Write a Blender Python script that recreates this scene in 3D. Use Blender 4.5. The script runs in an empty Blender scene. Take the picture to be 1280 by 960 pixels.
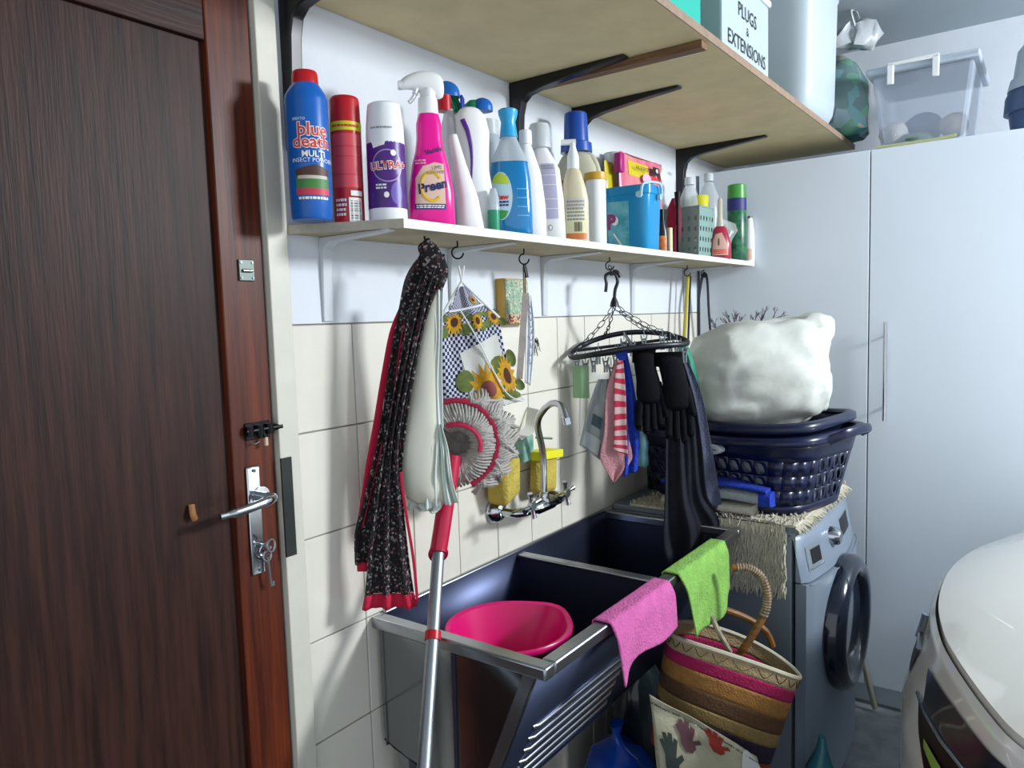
import bpy, bmesh, math, random
from mathutils import Vector, Matrix, noise
random.seed(7)
sc = bpy.context.scene
col = sc.collection
PI = math.pi
V = Vector

# ------------------------------------------------------------------ camera
CP = V((-0.860, -1.121, 1.402))
CR = V((0.58741, -0.80874, -0.03043)); CD = V((0.80500, 0.58664, -0.08848))
CD.normalize(); CR = (CR - CD * CR.dot(CD)).normalized(); CU = CR.cross(CD)
FP = 934.0
cam_data = bpy.data.cameras.new('camera'); cam = bpy.data.objects.new('camera', cam_data)
col.objects.link(cam)
M3 = Matrix((CR, CU, -CD)).transposed()
cam.matrix_world = Matrix.Translation(CP) @ M3.to_4x4()
cam_data.sensor_width = 36; cam_data.lens = FP / 1280 * 36
cam_data.clip_start = 0.02
sc.camera = cam
# ------------------------------------------------------------------ world and light
w = bpy.data.worlds.new('world'); sc.world = w; w.use_nodes = True
w.node_tree.nodes['Background'].inputs[0].default_value = (0.86, 0.92, 1.0, 1)
w.node_tree.nodes['Background'].inputs[1].default_value = 1.08
def area(name, loc, target, sx, sy, power, colr):
    d = bpy.data.lights.new(name, 'AREA'); d.shape = 'RECTANGLE'; d.size = sx; d.size_y = sy
    d.energy = power; d.color = colr
    o = bpy.data.objects.new(name, d); col.objects.link(o); o.location = loc
    o.rotation_euler = (V(target) - V(loc)).to_track_quat('-Z', 'Y').to_euler()
    return o
area('garage_door_daylight', (1.55, -2.75, 2.2), (0.4, 0, 1.0), 0.5, 0.32, 84, (0.90, 0.95, 1.0))
sc.view_settings.view_transform = 'Standard'; sc.view_settings.look = 'None'
sc.view_settings.gamma = 1; sc.view_settings.use_curve_mapping = False
sc.view_settings.exposure = 0.12

# ------------------------------------------------------------------ measuring helpers: a pixel of the photograph to a point in the room
def ray(px, py): return CD + CR * ((px - 640) / FP) - CU * ((py - 480) / FP)
def aty(y, px, py): v = ray(px, py); return CP + v * ((y - CP.y) / v.y)
def atx(x, px, py): v = ray(px, py); return CP + v * ((x - CP.x) / v.x)
def atz(z, px, py): v = ray(px, py); return CP + v * ((z - CP.z) / v.z)
def pl(px, py, bx, by, deg=-54):
    a = math.radians(deg); n = V((-math.sin(a), math.cos(a), 0)); v = ray(px, py)
    return CP + v * ((V((bx, by, 0)) - V((CP.x, CP.y, 0))).dot(n) / v.dot(n))
def pxm(p): return (V(p) - CP).dot(CD) / FP
def face(p, extra=0): return math.atan2(CP.x - p[0], -(CP.y - p[1])) + math.radians(extra)

# ------------------------------------------------------------------ materials
MATS = {}
def srgb(h):
    if isinstance(h, tuple): return h
    h = h.lstrip('#'); c = [int(h[i:i+2], 16) / 255 for i in (0, 2, 4)]
    return tuple(x / 12.92 if x <= .04045 else ((x + .055) / 1.055) ** 2.4 for x in c)
def mat(name, c, rough=.5, metal=0, vary=0, vscale=20, bump=0, bscale=60, alpha=1, trans=0, ior=1.45, coat=0, emit=0, c2=None, sheen=0, stretch=None, spec=None, sub=0):
    if name in MATS: return MATS[name]
    m = bpy.data.materials.new(name); m.use_nodes = True; MATS[name] = m
    nt = m.node_tree; b = nt.nodes['Principled BSDF']; c = srgb(c)
    b.inputs['Base Color'].default_value = (*c, 1); b.inputs['Roughness'].default_value = rough
    b.inputs['Metallic'].default_value = metal; b.inputs['Alpha'].default_value = alpha
    b.inputs['Transmission Weight'].default_value = trans; b.inputs['IOR'].default_value = ior
    b.inputs['Coat Weight'].default_value = coat; b.inputs['Sheen Weight'].default_value = sheen
    if spec is not None: b.inputs['Specular IOR Level'].default_value = spec
    if sub: b.inputs['Subsurface Weight'].default_value = sub; b.inputs['Subsurface Radius'].default_value = (.02, .02, .02)
    if vary or c2 or bump:
        tc = nt.nodes.new('ShaderNodeTexCoord'); mp = nt.nodes.new('ShaderNodeMapping')
        nt.links.new(tc.outputs['Object'], mp.inputs['Vector'])
        if stretch: mp.inputs['Scale'].default_value = stretch
    if vary or c2:
        n = nt.nodes.new('ShaderNodeTexNoise'); n.inputs['Scale'].default_value = vscale; n.inputs['Detail'].default_value = 6
        n.inputs['Roughness'].default_value = .6
        nt.links.new(mp.outputs[0], n.inputs['Vector'])
        r = nt.nodes.new('ShaderNodeValToRGB'); nt.links.new(n.outputs['Fac'], r.inputs[0])
        r.color_ramp.elements[0].position = .35; r.color_ramp.elements[1].position = .65
        cc = srgb(c2) if c2 else tuple(x * (1 - vary) for x in c)
        r.color_ramp.elements[0].color = (*cc, 1)
        r.color_ramp.elements[1].color = (*(c if c2 else tuple(min(1, x * (1 + vary * .5)) for x in c)), 1)
        nt.links.new(r.outputs[0], b.inputs['Base Color'])
    if bump:
        n = nt.nodes.new('ShaderNodeTexNoise'); n.inputs['Scale'].default_value = bscale; n.inputs['Detail'].default_value = 4
        nt.links.new(mp.outputs[0], n.inputs['Vector'])
        bu = nt.nodes.new('ShaderNodeBump'); bu.inputs['Strength'].default_value = bump; bu.inputs['Distance'].default_value = .01
        nt.links.new(n.outputs['Fac'], bu.inputs['Height']); nt.links.new(bu.outputs[0], b.inputs['Normal'])
    if emit:
        b.inputs['Emission Color'].default_value = (*c, 1); b.inputs['Emission Strength'].default_value = emit
    return m

# ------------------------------------------------------------------ mesh helpers
def woff(p):
    while p.parent: p = p.parent
    return V(WLOC.get(p.name, (0,0,0)))
class MB:
    def __init__(s): s.v = []; s.f = []; s.uv = {}
    def add(s, vs, fs):
        o = len(s.v); s.v += [V(p) for p in vs]; s.f += [tuple(i + o for i in f) for f in fs]; return s
    def box(s, a, b):
        x0, x1 = sorted((a[0], b[0])); y0, y1 = sorted((a[1], b[1])); z0, z1 = sorted((a[2], b[2]))
        return s.add([(x0,y0,z0),(x1,y0,z0),(x1,y1,z0),(x0,y1,z0),(x0,y0,z1),(x1,y0,z1),(x1,y1,z1),(x0,y1,z1)],
            [(0,3,2,1),(4,5,6,7),(0,1,5,4),(1,2,6,5),(2,3,7,6),(3,0,4,7)])
    def prism(s, poly, axis, a, b):
        """poly: list of 2D points in the two other axes; extruded along axis from a to b"""
        n = len(poly); vs = []
        for t in (a, b):
            for p in poly:
                q = list(p); q.insert(axis, t); vs.append(q)
        return s.add(vs, [tuple(range(n))[::-1], tuple(range(n, 2*n))] + [(i, (i+1) % n, n + (i+1) % n, n + i) for i in range(n)])
    def tube(s, path, r, n=10, caps=True, flat=1.0, up=None, closed=False):
        path = [V(p) for p in path]; m = len(path); rings = []
        rs = r if isinstance(r, (list, tuple)) else [r] * m
        prev = None
        for i, p in enumerate(path):
            if closed: t = (path[(i+1) % m] - path[i-1]).normalized()
            else: t = (path[min(i+1, m-1)] - path[max(i-1, 0)]).normalized()
            if prev is None:
                a = V(up) if up else (V((0,0,1)) if abs(t.z) < .9 else V((1,0,0)))
            else: a = prev
            x = (a - t * a.dot(t)).normalized(); y = t.cross(x); prev = x
            rings.append([p + x * (rs[i] * math.cos(2*PI*k/n)) + y * (rs[i] * flat * math.sin(2*PI*k/n)) for k in range(n)])
        vs = [q for rr in rings for q in rr]; fs = []
        for i in range(m if closed else m - 1):
            j = (i + 1) % m
            for k in range(n): fs.append((i*n+k, i*n+(k+1) % n, j*n+(k+1) % n, j*n+k))
        if caps and not closed: fs += [tuple(range(n))[::-1], tuple(range((m-1)*n, m*n))]
        return s.add(vs, fs)
    def loft(s, secs, caps=True):
        n = len(secs[0]); m = len(secs); vs = [p for c in secs for p in c]
        fs = [(i*n+k, i*n+(k+1) % n, (i+1)*n+(k+1) % n, (i+1)*n+k) for i in range(m-1) for k in range(n)]
        if caps: fs += [tuple(range(n))[::-1], tuple(range((m-1)*n, m*n))]
        return s.add(vs, fs)
    def grid(s, fn, nu, nv):
        vs = [fn(i/nu, j/nv) for j in range(nv+1) for i in range(nu+1)]
        o = len(s.v)
        s.add(vs, [(j*(nu+1)+i, j*(nu+1)+i+1, (j+1)*(nu+1)+i+1, (j+1)*(nu+1)+i) for j in range(nv) for i in range(nu)])
        for j in range(nv+1):
            for i in range(nu+1): s.uv[o + j*(nu+1)+i] = (i/nu, j/nv)
        return s
    def build(s, name, m, parent=None, smooth=40, bevel=0, solid=0, subd=0, label=None, kind=None, origin=None):
        me = bpy.data.meshes.new(name)
        off = V((0,0,0))
        if origin is not None: off = V(origin)
        elif parent is not None: off = woff(parent)
        me.from_pydata([tuple(p - off) for p in s.v], [], s.f)
        if s.uv:
            ul = me.uv_layers.new(name='uv')
            for l in me.loops: ul.data[l.index].uv = s.uv.get(l.vertex_index, (0, 0))
        me.materials.append(m); me.validate()
        if smooth:
            me.shade_smooth()
            if smooth < 180: me.set_sharp_from_angle(angle=math.radians(smooth))
        o = bpy.data.objects.new(name, me); col.objects.link(o)
        if parent is not None: o.parent = parent
        if origin is not None: o.location = off
        if bevel:
            b = o.modifiers.new('bevel', 'BEVEL'); b.width = bevel; b.segments = 2; b.limit_method = 'ANGLE'
        if subd:
            b = o.modifiers.new('subd', 'SUBSURF'); b.levels = subd; b.render_levels = subd
        if solid:
            b = o.modifiers.new('solid', 'SOLIDIFY'); b.thickness = solid; b.offset = 0
        if label: o['label'] = label
        if kind: o['kind'] = kind
        return o
WLOC = {}
def thing(name, label, cat, loc=(0,0,0), rot=0, group=None, world=False):
    """world=True: parts are given in room coordinates and stored relative to the thing's base"""
    o = bpy.data.objects.new(name, None); col.objects.link(o); o.location = loc; o.rotation_euler = (0, 0, rot)
    o.empty_display_size = .05
    o['label'] = label; o['category'] = cat
    if group: o['group'] = group
    if world: o['_w'] = 1; WLOC[o.name] = tuple(loc)
    return o
def tag(o, label, cat, group=None):
    o['label'] = label; o['category'] = cat
    if group: o['group'] = group
    return o
def struct(o): o['kind'] = 'structure'; return o
def ring(rx, ry, z, n=32, e=2.0, cx=0, cy=0):
    out = []
    for k in range(n):
        a = 2*PI*k/n; c, s_ = math.cos(a), math.sin(a)
        out.append((cx + rx * math.copysign(abs(c) ** (2/e), c), cy + ry * math.copysign(abs(s_) ** (2/e), s_), z))
    return out
def body(prof, e=2.0, n=32):
    """prof: list of (z, rx, ry[, cx, cy])"""
    m = MB(); m.loft([ring(max(p[1], 1e-4), max(p[2], 1e-4), p[0], n, e, *(p[3:5] if len(p) > 3 else (0, 0))) for p in prof]); return m
def surf_of(prof, e=2.0):
    """point on the front (-Y) of a lofted body for u across, v up"""
    def f(u, v, eps=.0008):
        for a, b in zip(prof, prof[1:]):
            if a[0] <= v <= b[0]:
                t = (v - a[0]) / max(b[0] - a[0], 1e-6); break
        else: a = b = prof[-1] if v > prof[-1][0] else prof[0]; t = 0
        rx = a[1] + (b[1] - a[1]) * t; ry = a[2] + (b[2] - a[2]) * t
        ca = a[3:5] if len(a) > 3 else (0, 0); cb = b[3:5] if len(b) > 3 else (0, 0)
        cx = ca[0] + (cb[0] - ca[0]) * t; cy = ca[1] + (cb[1] - ca[1]) * t
        if e <= 2.01:
            th = u / rx
            return V((cx + (rx + eps) * math.sin(th), cy - (ry + eps) * math.cos(th), v))
        q = min(abs(u) / rx, .98)
        return V((cx + u, cy - (ry * (1 - q ** e) ** (1 / e) + eps), v))
    return f
def patch(S, u0, u1, v0, v1, m, parent, name='label_print', eps=.0008, nu=10, nv=8, shape=None, label=None):
    b = MB()
    if shape == 'oval':
        cu, cv, ru, rv = (u0+u1)/2, (v0+v1)/2, (u1-u0)/2, (v1-v0)/2
        vs = [S(cu, cv, eps)]; fs = []; K = 28; R = 4
        for r in range(1, R+1):
            for k in range(K): vs.append(S(cu + ru*r/R*math.cos(2*PI*k/K), cv + rv*r/R*math.sin(2*PI*k/K), eps))
        for k in range(K): fs.append((0, 1+k, 1+(k+1) % K))
        for r in range(R-1):
            for k in range(K): fs.append((1+r*K+k, 1+(r+1)*K+k, 1+(r+1)*K+(k+1) % K, 1+r*K+(k+1) % K))
        b.add(vs, fs)
    elif isinstance(shape, list):      # polygon in (u,v)
        cu = sum(p[0] for p in shape)/len(shape); cv = sum(p[1] for p in shape)/len(shape)
        dense = []
        for a_, b_ in zip(shape, shape[1:] + shape[:1]):
            n_ = max(1, int(math.hypot(b_[0]-a_[0], b_[1]-a_[1]) / .005)) if max(abs(p[0]) for p in shape) < .2 else 6
            n_ = min(n_, 12)
            dense += [(lerp(a_[0], b_[0], i/n_), lerp(a_[1], b_[1], i/n_)) for i in range(n_)]
        K = len(dense); vs = [S(cu, cv, eps)]; fs = []; R = 6
        for r in range(1, R+1):
            for p in dense: vs.append(S(cu + (p[0]-cu)*r/R, cv + (p[1]-cv)*r/R, eps))
        for k in range(K):
            fs.append((0, 1+k, 1+(k+1) % K))
            for r in range(R-1): fs.append((1+r*K+k, 1+(r+1)*K+k, 1+(r+1)*K+(k+1) % K, 1+r*K+(k+1) % K))
        b.add(vs, fs)
    else:
        b.grid(lambda a, c: S(u0 + (u1-u0)*a, v0 + (v1-v0)*c, eps), nu, nv)
    return b.build(name, m, parent, label=label)
def text(S, string, u, v, size, m, parent, name='lettering', eps=.0014, rot=0, shear=0, wide=1.0, bold=0, align='CENTER'):
    cu = bpy.data.curves.new('t', 'FONT'); cu.body = string; cu.size = size; cu.align_x = align; cu.align_y = 'CENTER'
    cu.shear = shear; cu.offset = bold; cu.resolution_u = 2
    o = bpy.data.objects.new('t', cu); col.objects.link(o)
    bpy.context.view_layer.update()
    me = bpy.data.meshes.new_from_object(o.evaluated_get(bpy.context.evaluated_depsgraph_get()))
    bpy.data.objects.remove(o); bpy.data.curves.remove(cu)
    c, s_ = math.cos(rot), math.sin(rot)
    off = woff(parent)
    for vv in me.vertices:
        x, y = vv.co.x * wide, vv.co.y
        vv.co = S(u + x*c - y*s_, v + x*s_ + y*c, eps) - off
    me.name = name; me.materials.clear(); me.materials.append(m)
    ob = bpy.data.objects.new(name, me); col.objects.link(ob); ob.parent = parent
    return ob
def lerp(a, b, t): return a + (b - a) * t
def cat(P, t):
    """Catmull-Rom through list P (vectors), t in 0..1"""
    n = len(P) - 1; x = min(max(t, 0), 1) * n; i = min(int(x), n - 1); f = x - i
    p0, p1, p2, p3 = P[max(i-1, 0)], P[i], P[i+1], P[min(i+2, n)]
    return (p1*2 + (p2 - p0)*f + (p0*2 - p1*5 + p2*4 - p3)*f*f + (p1*3 - p0 - p2*3 + p3)*f**3) * .5
def path(P, n=24): P = [V(p) for p in P]; return [cat(P, i/n) for i in range(n+1)]
def sheet_fn(L, R, folds=(), wob=0, seed=0):
    L = [V(p) for p in L]; R = [V(p) for p in R]
    def S(u, v, eps=0):
        a, b = cat(L, v), cat(R, v); d = b - a; p = a + d * u
        nrm = V((d.y, -d.x, 0)); nrm = nrm.normalized() if nrm.length > 1e-6 else V((0, -1, 0))
        if nrm.dot(CP - p) < 0: nrm = -nrm
        h = 0
        for amp, fr, ph, *g in folds:
            grow = (g[0] + (1 - g[0]) * v) if g else 1
            h += amp * grow * math.sin(fr * 2*PI * u + ph + 1.3 * math.sin(3 * v + ph))
        if wob: h += wob * noise.noise(V((u*3, v*4, seed)))
        return p + nrm * (h + eps)
    return S
def sheet(S, name, m, parent, nu=40, nv=40, thick=.0015, **k):
    return MB().grid(lambda u, v: S(u, v), nu, nv).build(name, m, parent, smooth=180, solid=thick, **k)

# ================================================================== THE ROOM
m_plaster = mat('white_plaster', '#d3d8de', .75, vary=.04, vscale=4, bump=.12, bscale=30)
m_tile = mat('glazed_tile', '#dcd8cb', .16, vary=.04, vscale=7, bump=.03, bscale=9, coat=.3)
m_grout = mat('grout', '#9c9a92', .9)
m_ceil = mat('ceiling_paint', '#a9b3b8', .8, vary=.03, vscale=3)
m_floor = mat('concrete_floor', '#8b8f92', .75, vary=.25, vscale=14, bump=.15, bscale=60)
m_frame = mat('cream_frame_paint', '#c9c7b9', .45, vary=.06, vscale=12)
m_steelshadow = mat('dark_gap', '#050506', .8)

b = MB(); b.box((0, .006, 0), (2.56, .14, 2.5)); b.box((-1.02, .006, 2.05), (0, .14, 2.5)); b.box((-1.6, .006, 0), (-1.02, .14, 2.5))
wall = struct(b.build('wall_back', m_grout, smooth=0))
b = MB(); b.box((0, 0, 1.402), (2.56, .007, 2.5)); b.box((-1.02, 0, 2.05), (0, .007, 2.5)); b.box((-1.6, 0, 0), (-1.02, .007, 2.5))
b.build('plaster', m_plaster, wall, smooth=0)
t0 = MB(); g = .0013; t0.box((g, 0, g), (.15 - g, .0062, .2 - g)); tile = None
for j in range(7):
    for i in range(13):
        if tile is None:
            tile = t0.build('tile', m_tile, wall, smooth=0, bevel=.0014)
            o = tile
        else:
            o = tile.copy(); col.objects.link(o); o.parent = wall
        o.location = (i*.15, random.uniform(-.0004, .0004), j*.2)
        o.rotation_euler = (random.uniform(-.0025, .0025), 0, random.uniform(-.003, .003))
struct(MB().box((-2.2, -4.2, -.1), (2.62, .14, 0)).build('floor', m_floor, smooth=0))
struct(MB().box((-2.2, -4.2, 2.43), (2.62, .14, 2.5)).build('ceiling', m_ceil, smooth=0))
struct(MB().box((2.5, -4.2, 0), (2.62, .0, 2.43)).build('wall_right', m_plaster, smooth=0))
# door frame
b = MB(); b.box((-.044, -.012, 0), (-.001, .1, 2.05)); b.box((-1.02, -.012, 2.005), (-.044, .1, 2.05)); b.box((-1.02, -.012, 0), (-.98, .1, 2.05))
b.box((-.052, .034, 0), (-.044, .1, 2.005))
fr = struct(b.build('trim_1', m_frame, smooth=0, bevel=.002))
MB().box((-.0445, -.0145, .985), (-.022, -.011, 1.165)).build('strike_plate', mat('dark_steel', '#2f3431', .4, .7), fr)

# door
m_w1 = mat('door_panel_wood', '#3a211a', .48, c2='#21110c', vscale=9, bump=.10, bscale=28, stretch=(9, 9, .5), spec=.25)
m_w2 = mat('door_stile_wood', '#662c13', .42, c2='#3a150d', vscale=7, bump=.08, bscale=20, stretch=(10, 10, .35), spec=.3)
m_w3 = mat('door_rail_wood', '#3a190d', .5, c2='#220d08', vscale=7, bump=.08, bscale=20, stretch=(.5, 10, 10), spec=.3)
m_chrome = mat('chrome', '#b9bdc2', .14, 1)
m_blk = mat('black_metal', '#0c0c0e', .35, .6)
m_brass = mat('old_brass', '#8a6a35', .35, .9)
door = thing('door_1', 'dark brown panelled wooden door with chrome lever handle', 'door', (-.5, .02, 0), world=True)
door['kind'] = 'structure'; del door['category']
MB().box((-.86, .012, .2), (-.131, .04, 1.862)).build('panel', m_w1, door, smooth=0)
MB().box((-.131, .0, 0), (-.047, .042, 2.0)).build('stile', m_w2, door, smooth=0, bevel=.0025)
MB().box((-.98, .0, 0), (-.861, .042, 2.0)).build('stile', m_w2, door, smooth=0, bevel=.0025)
MB().box((-.861, .001, 1.862), (-.131, .042, 2.0)).build('top_rail', m_w3, door, smooth=0, bevel=.0025)
MB().box((-.861, .001, 0), (-.131, .042, .2)).build('bottom_rail', m_w3, door, smooth=0, bevel=.0025)
# small latch plate
b = MB().box((-.098, -.004, 1.478), (-.068, 0, 1.514)); lp = b.build('latch_plate', mat('grey_zinc', '#5c6660', .45, .7), door, bevel=.001)
b = MB(); b.tube([(-.092, -.006, 1.495), (-.074, -.006, 1.495)], .003)
for x in (-.094, -.072):
    for z in (1.483, 1.509): b.tube([(x, -.0055, z), (x, -.003, z)], .002)
b.build('latch_bolt', m_chrome, lp)
# slide bolt
b = MB().box((-.105, -.003, 1.205), (-.055, 0, 1.235)); bp = b.build('slide_bolt', m_blk, door, bevel=.001)
b = MB(); b.tube([(-.108, -.008, 1.221), (-.035, -.008, 1.222)], .0055); b.tube([(-.075, -.008, 1.221), (-.073, -.014, 1.205)], .003)
for x in (-.1, -.08, -.06): b.tube([(x, -.008, 1.213), (x, -.008, 1.23)], .0075)
b.build('bolt_bar', m_blk, bp)
MB().box((-.076, -.017, 1.193), (-.070, -.011, 1.208)).build('bolt_knob', mat('worn_ivory', '#b9a88a', .5), bp, bevel=.001)
MB().tube(path([(-.10, -.006, 1.205), (-.095, -.012, 1.199), (-.085, -.012, 1.202)]), .0015).build('bolt_pin', mat('grey_zinc', ''), bp)
# handle plate, lever
b = MB().box((-.109, -.006, .968), (-.082, 0, 1.16)); hp = b.build('handle_plate', m_chrome, door, bevel=.003)
b = MB(); b.tube([(-.084, -.004, 1.105), (-.084, -.04, 1.105)], .009, 14); b.tube([(-.084, -.001, 1.105), (-.084, -.008, 1.105)], .017, 20)
b.tube(path([(-.084, -.04, 1.105), (-.105, -.05, 1.105), (-.15, -.05, 1.1), (-.19, -.047, 1.098)]), [.009]*10 + [.008]*10 + [.006]*5, 12, flat=.8)
b.build('lever', m_chrome, hp)
b = MB()
for z in (1.152, .976): b.tube([(-.0955, -.008, z), (-.0955, -.005, z)], .003)
b.build('screw', mat('grey_zinc', ''), hp)
k = thing('key_ring', 'small keys on a wire ring hanging from the door lock', 'keys', (-.088, -.01, 1.0), world=True)
MB().tube([V((-.088 + .011*math.cos(a), -.014 - .004*math.sin(a), 1.01 + .014*math.sin(a))) for a in [2*PI*i/20 for i in range(20)]], .0014, 6, closed=True).build('ring', m_chrome, k)
b = MB(); b.tube([(-.088, -.006, 1.018), (-.088, -.03, 1.018)], .003); b.tube([V((-.088 + .008*math.cos(a), -.032, 1.022 + .011*math.sin(a))) for a in [2*PI*i/16 for i in range(16)]], .002, 6, closed=True)
b.build('key', mat('key_nickel', '#8f9298', .3, .9), k)
b = MB(); b.tube([(-.085, -.016, .998), (-.081, -.016, .945)], .0024, 8); b.box((-.083, -.0175, .944), (-.075, -.0145, .952))
b.tube([V((-.086 + .008*math.cos(a), -.016, 1.0 + .009*math.sin(a))) for a in [2*PI*i/16 for i in range(16)]], .0022, 6, closed=True)
b.build('key', mat('key_nickel', ''), k)
tag(MB().tube(path([(-.205, .008, 1.115), (-.207, .002, 1.1), (-.203, .004, 1.09)]), .0055, 8, flat=.5).build('wood_chip', mat('bare_wood', '#8b5a2e', .6), smooth=40), 'pale chip of bare wood on the dark door left of the lever', 'chip')

# ================================================================== TALL CABINET
m_cab = mat('white_laminate', '#dde6ef', .38, vary=.02, vscale=3)
cab = thing('tall_cabinet', 'tall white laminate cupboard at the far right wall behind the washing machine', 'cabinet', (2.18, -.9, 0), world=True)
MB().box((1.921, -1.82, .075), (2.46, -.012, 1.92)).build('body', m_cab, cab, bevel=.001)
MB().box((1.935, -1.82, 0), (2.46, -.012, .075)).build('plinth', mat('plinth_laminate', '#b9c4cc', .5), cab, smooth=0)
for (ya, yb) in ((-.014, -.607), (-.611, -1.208), (-1.212, -1.82)):
    d = MB().box((1.9, ya, .078), (1.9185, yb, 1.919)).build('door', m_cab, cab, bevel=.0012)
    if ya < -.1:
        hy = -.665 if ya > -1 else -1.765
        b = MB(); b.tube([(1.872, hy, 1.02), (1.872, hy, 1.35)], .006, 14)
        for z in (1.065, 1.305): b.tube([(1.9, hy, z), (1.872, hy, z)], .004)
        b.build('handle', m_chrome, d)

# ================================================================== TOP SHELF
m_board = mat('chipboard_shelf', '#cbbb92', .75, vary=.1, vscale=8, bump=.05)
m_edge = mat('raw_board_edge', '#8e7866', .8, vary=.15, vscale=40)
m_batten = mat('brown_batten', '#7c5c3e', .6, c2='#5d4029', vscale=20, stretch=(8, .5, 8))
ts = thing('overhead_shelf', 'wide beige board shelf high over the sinks on black steel brackets', 'shelf', (1.1, -.25, 1.985), world=True)
MB().box((.02, -.497, 1.985), (.755, -.003, 2.003)).build('board', m_board, ts, smooth=0)
MB().box((.757, -.497, 1.985), (2.2, -.003, 2.003)).build('board', m_board, ts, smooth=0)
MB().box((.02, -.4995, 1.985), (2.2, -.4972, 2.003)).build('edge_strip', m_edge, ts, smooth=0)
a_, b_ = atz(1.975, 662, 116), atz(1.975, 903, 66)
MB().box((.735, -.49, 1.968), (.765, -.01, 1.984)).build('batten', m_batten, ts, smooth=0, bevel=.001)
MB().box((.80, -.46, 1.9825), (.812, -.38, 1.985)).build('tape', mat('white_tape', '#c8c8c0', .5), ts, smooth=0)
m_bk = mat('black_enamel', '#0b0b0d', .32)
for x in (.012, .70, 1.0, 1.715):
    b = MB(); w_ = .013
    out = [(0, 1.9845), (-.32, 1.9845), (-.32, 1.979), (-.22, 1.970), (-.10, 1.957), (-.055, 1.948), (-.038, 1.934), (-.03, 1.905), (-.024, 1.80), (-.016, 1.715), (0, 1.71)]
    b.prism(out, 0, x + .002, x + .028)
    b.build('bracket', m_bk, ts, smooth=30, bevel=.003)

# ================================================================== LOWER SHELF
m_shw = mat('white_shelf_edge', '#d8dbd6', .5, vary=.05, vscale=60)
m_shb = mat('shelf_underside', '#b0a487', .8, vary=.15, vscale=10)
ls = thing('wall_shelf', 'long narrow white shelf crowded with cleaning bottles', 'shelf', (.95, -.1, 1.565), world=True)
P = [(0.0, -.001), (1.893, -.001), (1.893, -.224), (.094, -.205)]
MB().prism(P, 2, 1.563, 1.575).build('board', m_shb, ls, smooth=0)
MB().prism(P, 2, 1.575, 1.577).build('top_laminate', m_shw, ls, smooth=0)
MB().prism([(.0935, -.205), (1.893, -.224), (1.893, -.226), (.0925, -.207)], 2, 1.562, 1.578).build('edge_strip', m_shw, ls, smooth=0)
MB().prism([(-.0, -.001), (.0935, -.207), (.0915, -.207), (-.002, -.001)], 2, 1.562, 1.578).build('end_strip', mat('bare_shelf_end', '#b5ad9b', .7, vary=.1, vscale=60), ls, smooth=0)
m_wb = mat('white_painted_bracket', '#c2c7cb', .45)
for x in (.088, .455, .835, 1.355, 1.78):
    b = MB(); b.prism([(0, 1.5625), (-.18, 1.5625), (-.18, 1.559), (-.03, 1.551), (-.014, 1.54), (-.009, 1.50), (-.005, 1.405), (0, 1.405)], 0, x - .011, x + .011)
    b.build('bracket', m_wb, ls, smooth=30, bevel=.0015)
def cup_hook(p, m, label=None, r=.012, turn=0, parent=None):
    p = V(p); a = math.radians(turn); dx = V((math.cos(a), math.sin(a), 0))
    pts = [p + V((0,0,.0)), p + V((0,0,-.012))] + [p + V((0,0,-.012 - r)) + dx*(-0) + dx*(r*math.sin(t)) * -1 + V((0,0, r*math.cos(t))) for t in [i*PI/8 for i in range(1, 13)]]
    return MB().tube(path(pts, 30), .0018, 8).build('cup_hook', m, ls, smooth=60)
HK = {}
for nm, px, py, y in (('scarf', 531, 305, -.135), ('bag', 572, 316, -.115), ('ruler', 655, 322, -.10), ('airer', 762, 328, -.10), ('stick', 859, 338, -.08), ('strap', 880, 342, -.08)):
    q = aty(y, px, py); q.z = 1.563; HK[nm] = q
    cup_hook(q, m_blk, turn=-40)

# ================================================================== SINK
m_ss = mat('stainless_outside', '#8d9094', .13, 1, bump=.015, bscale=12)
m_ssr = mat('stainless_rim', '#a3a7ac', .28, 1)
m_ssd = mat('stainless_inside', '#474d64', .42, .9, bump=.03, bscale=10)  # same steel, interior shade darkened into its base colour
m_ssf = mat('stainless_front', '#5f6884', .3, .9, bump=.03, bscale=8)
sk = thing('double_laundry_sink', 'double stainless steel laundry trough with sloping ribbed front', 'sink', (.67, -.2, .45), world=True)
SX0, SX1, SY, SZ = .172, 1.146, -.43, .80
b = MB()
b.box((SX0-.012, SY, SZ-.024), (SX0+.02, -.002, SZ)); b.box((SX1-.02, SY, SZ-.024), (SX1, -.002, SZ))
b.box((SX0+.02, SY, SZ-.024), (SX1-.02, SY+.03, SZ)); b.box((SX0+.02, -.012, SZ-.024), (SX1-.02, -.002, SZ+.004))
b.build('rim', m_ssr, sk, bevel=.004)
endp = [(-.012, .778), (-.012, .56), (-.018, .535), (-.04, .522), (-.20, .50), (-.235, .47), (-.255, .455), (-.268, .455), (-.405, .778)]
for x in (SX0, .668, SX1 - .012):
    nm = 'end_panel' if x != .668 else 'divider'
    m_ = m_ss if x == SX0 else m_ssd
    MB().prism([(-.012, SZ-.006 if nm == 'divider' else .778)] + endp[1:-1] + [(-.405, SZ-.006 if nm == 'divider' else .778)], 0, x, x + .006).build(nm, m_, sk, smooth=0)
MB().box((.655, -.405, SZ-.012), (.685, -.012, SZ-.004)).build('divider_cap', m_ssr, sk, bevel=.003)
# front flange on the near end panel
MB().prism([(-.402, .778), (-.262, .45), (-.24, .45), (-.378, .778)], 0, SX0-.004, SX0-.0005).build('front_flange', m_ssr, sk, smooth=0)
MB().prism([(-.218, .79), (-.213, .50), (-.205, .50), (-.207, .79)], 0, SX0-.002, SX0-.0003).build('panel_seam', m_ssd, sk, smooth=0)
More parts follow.
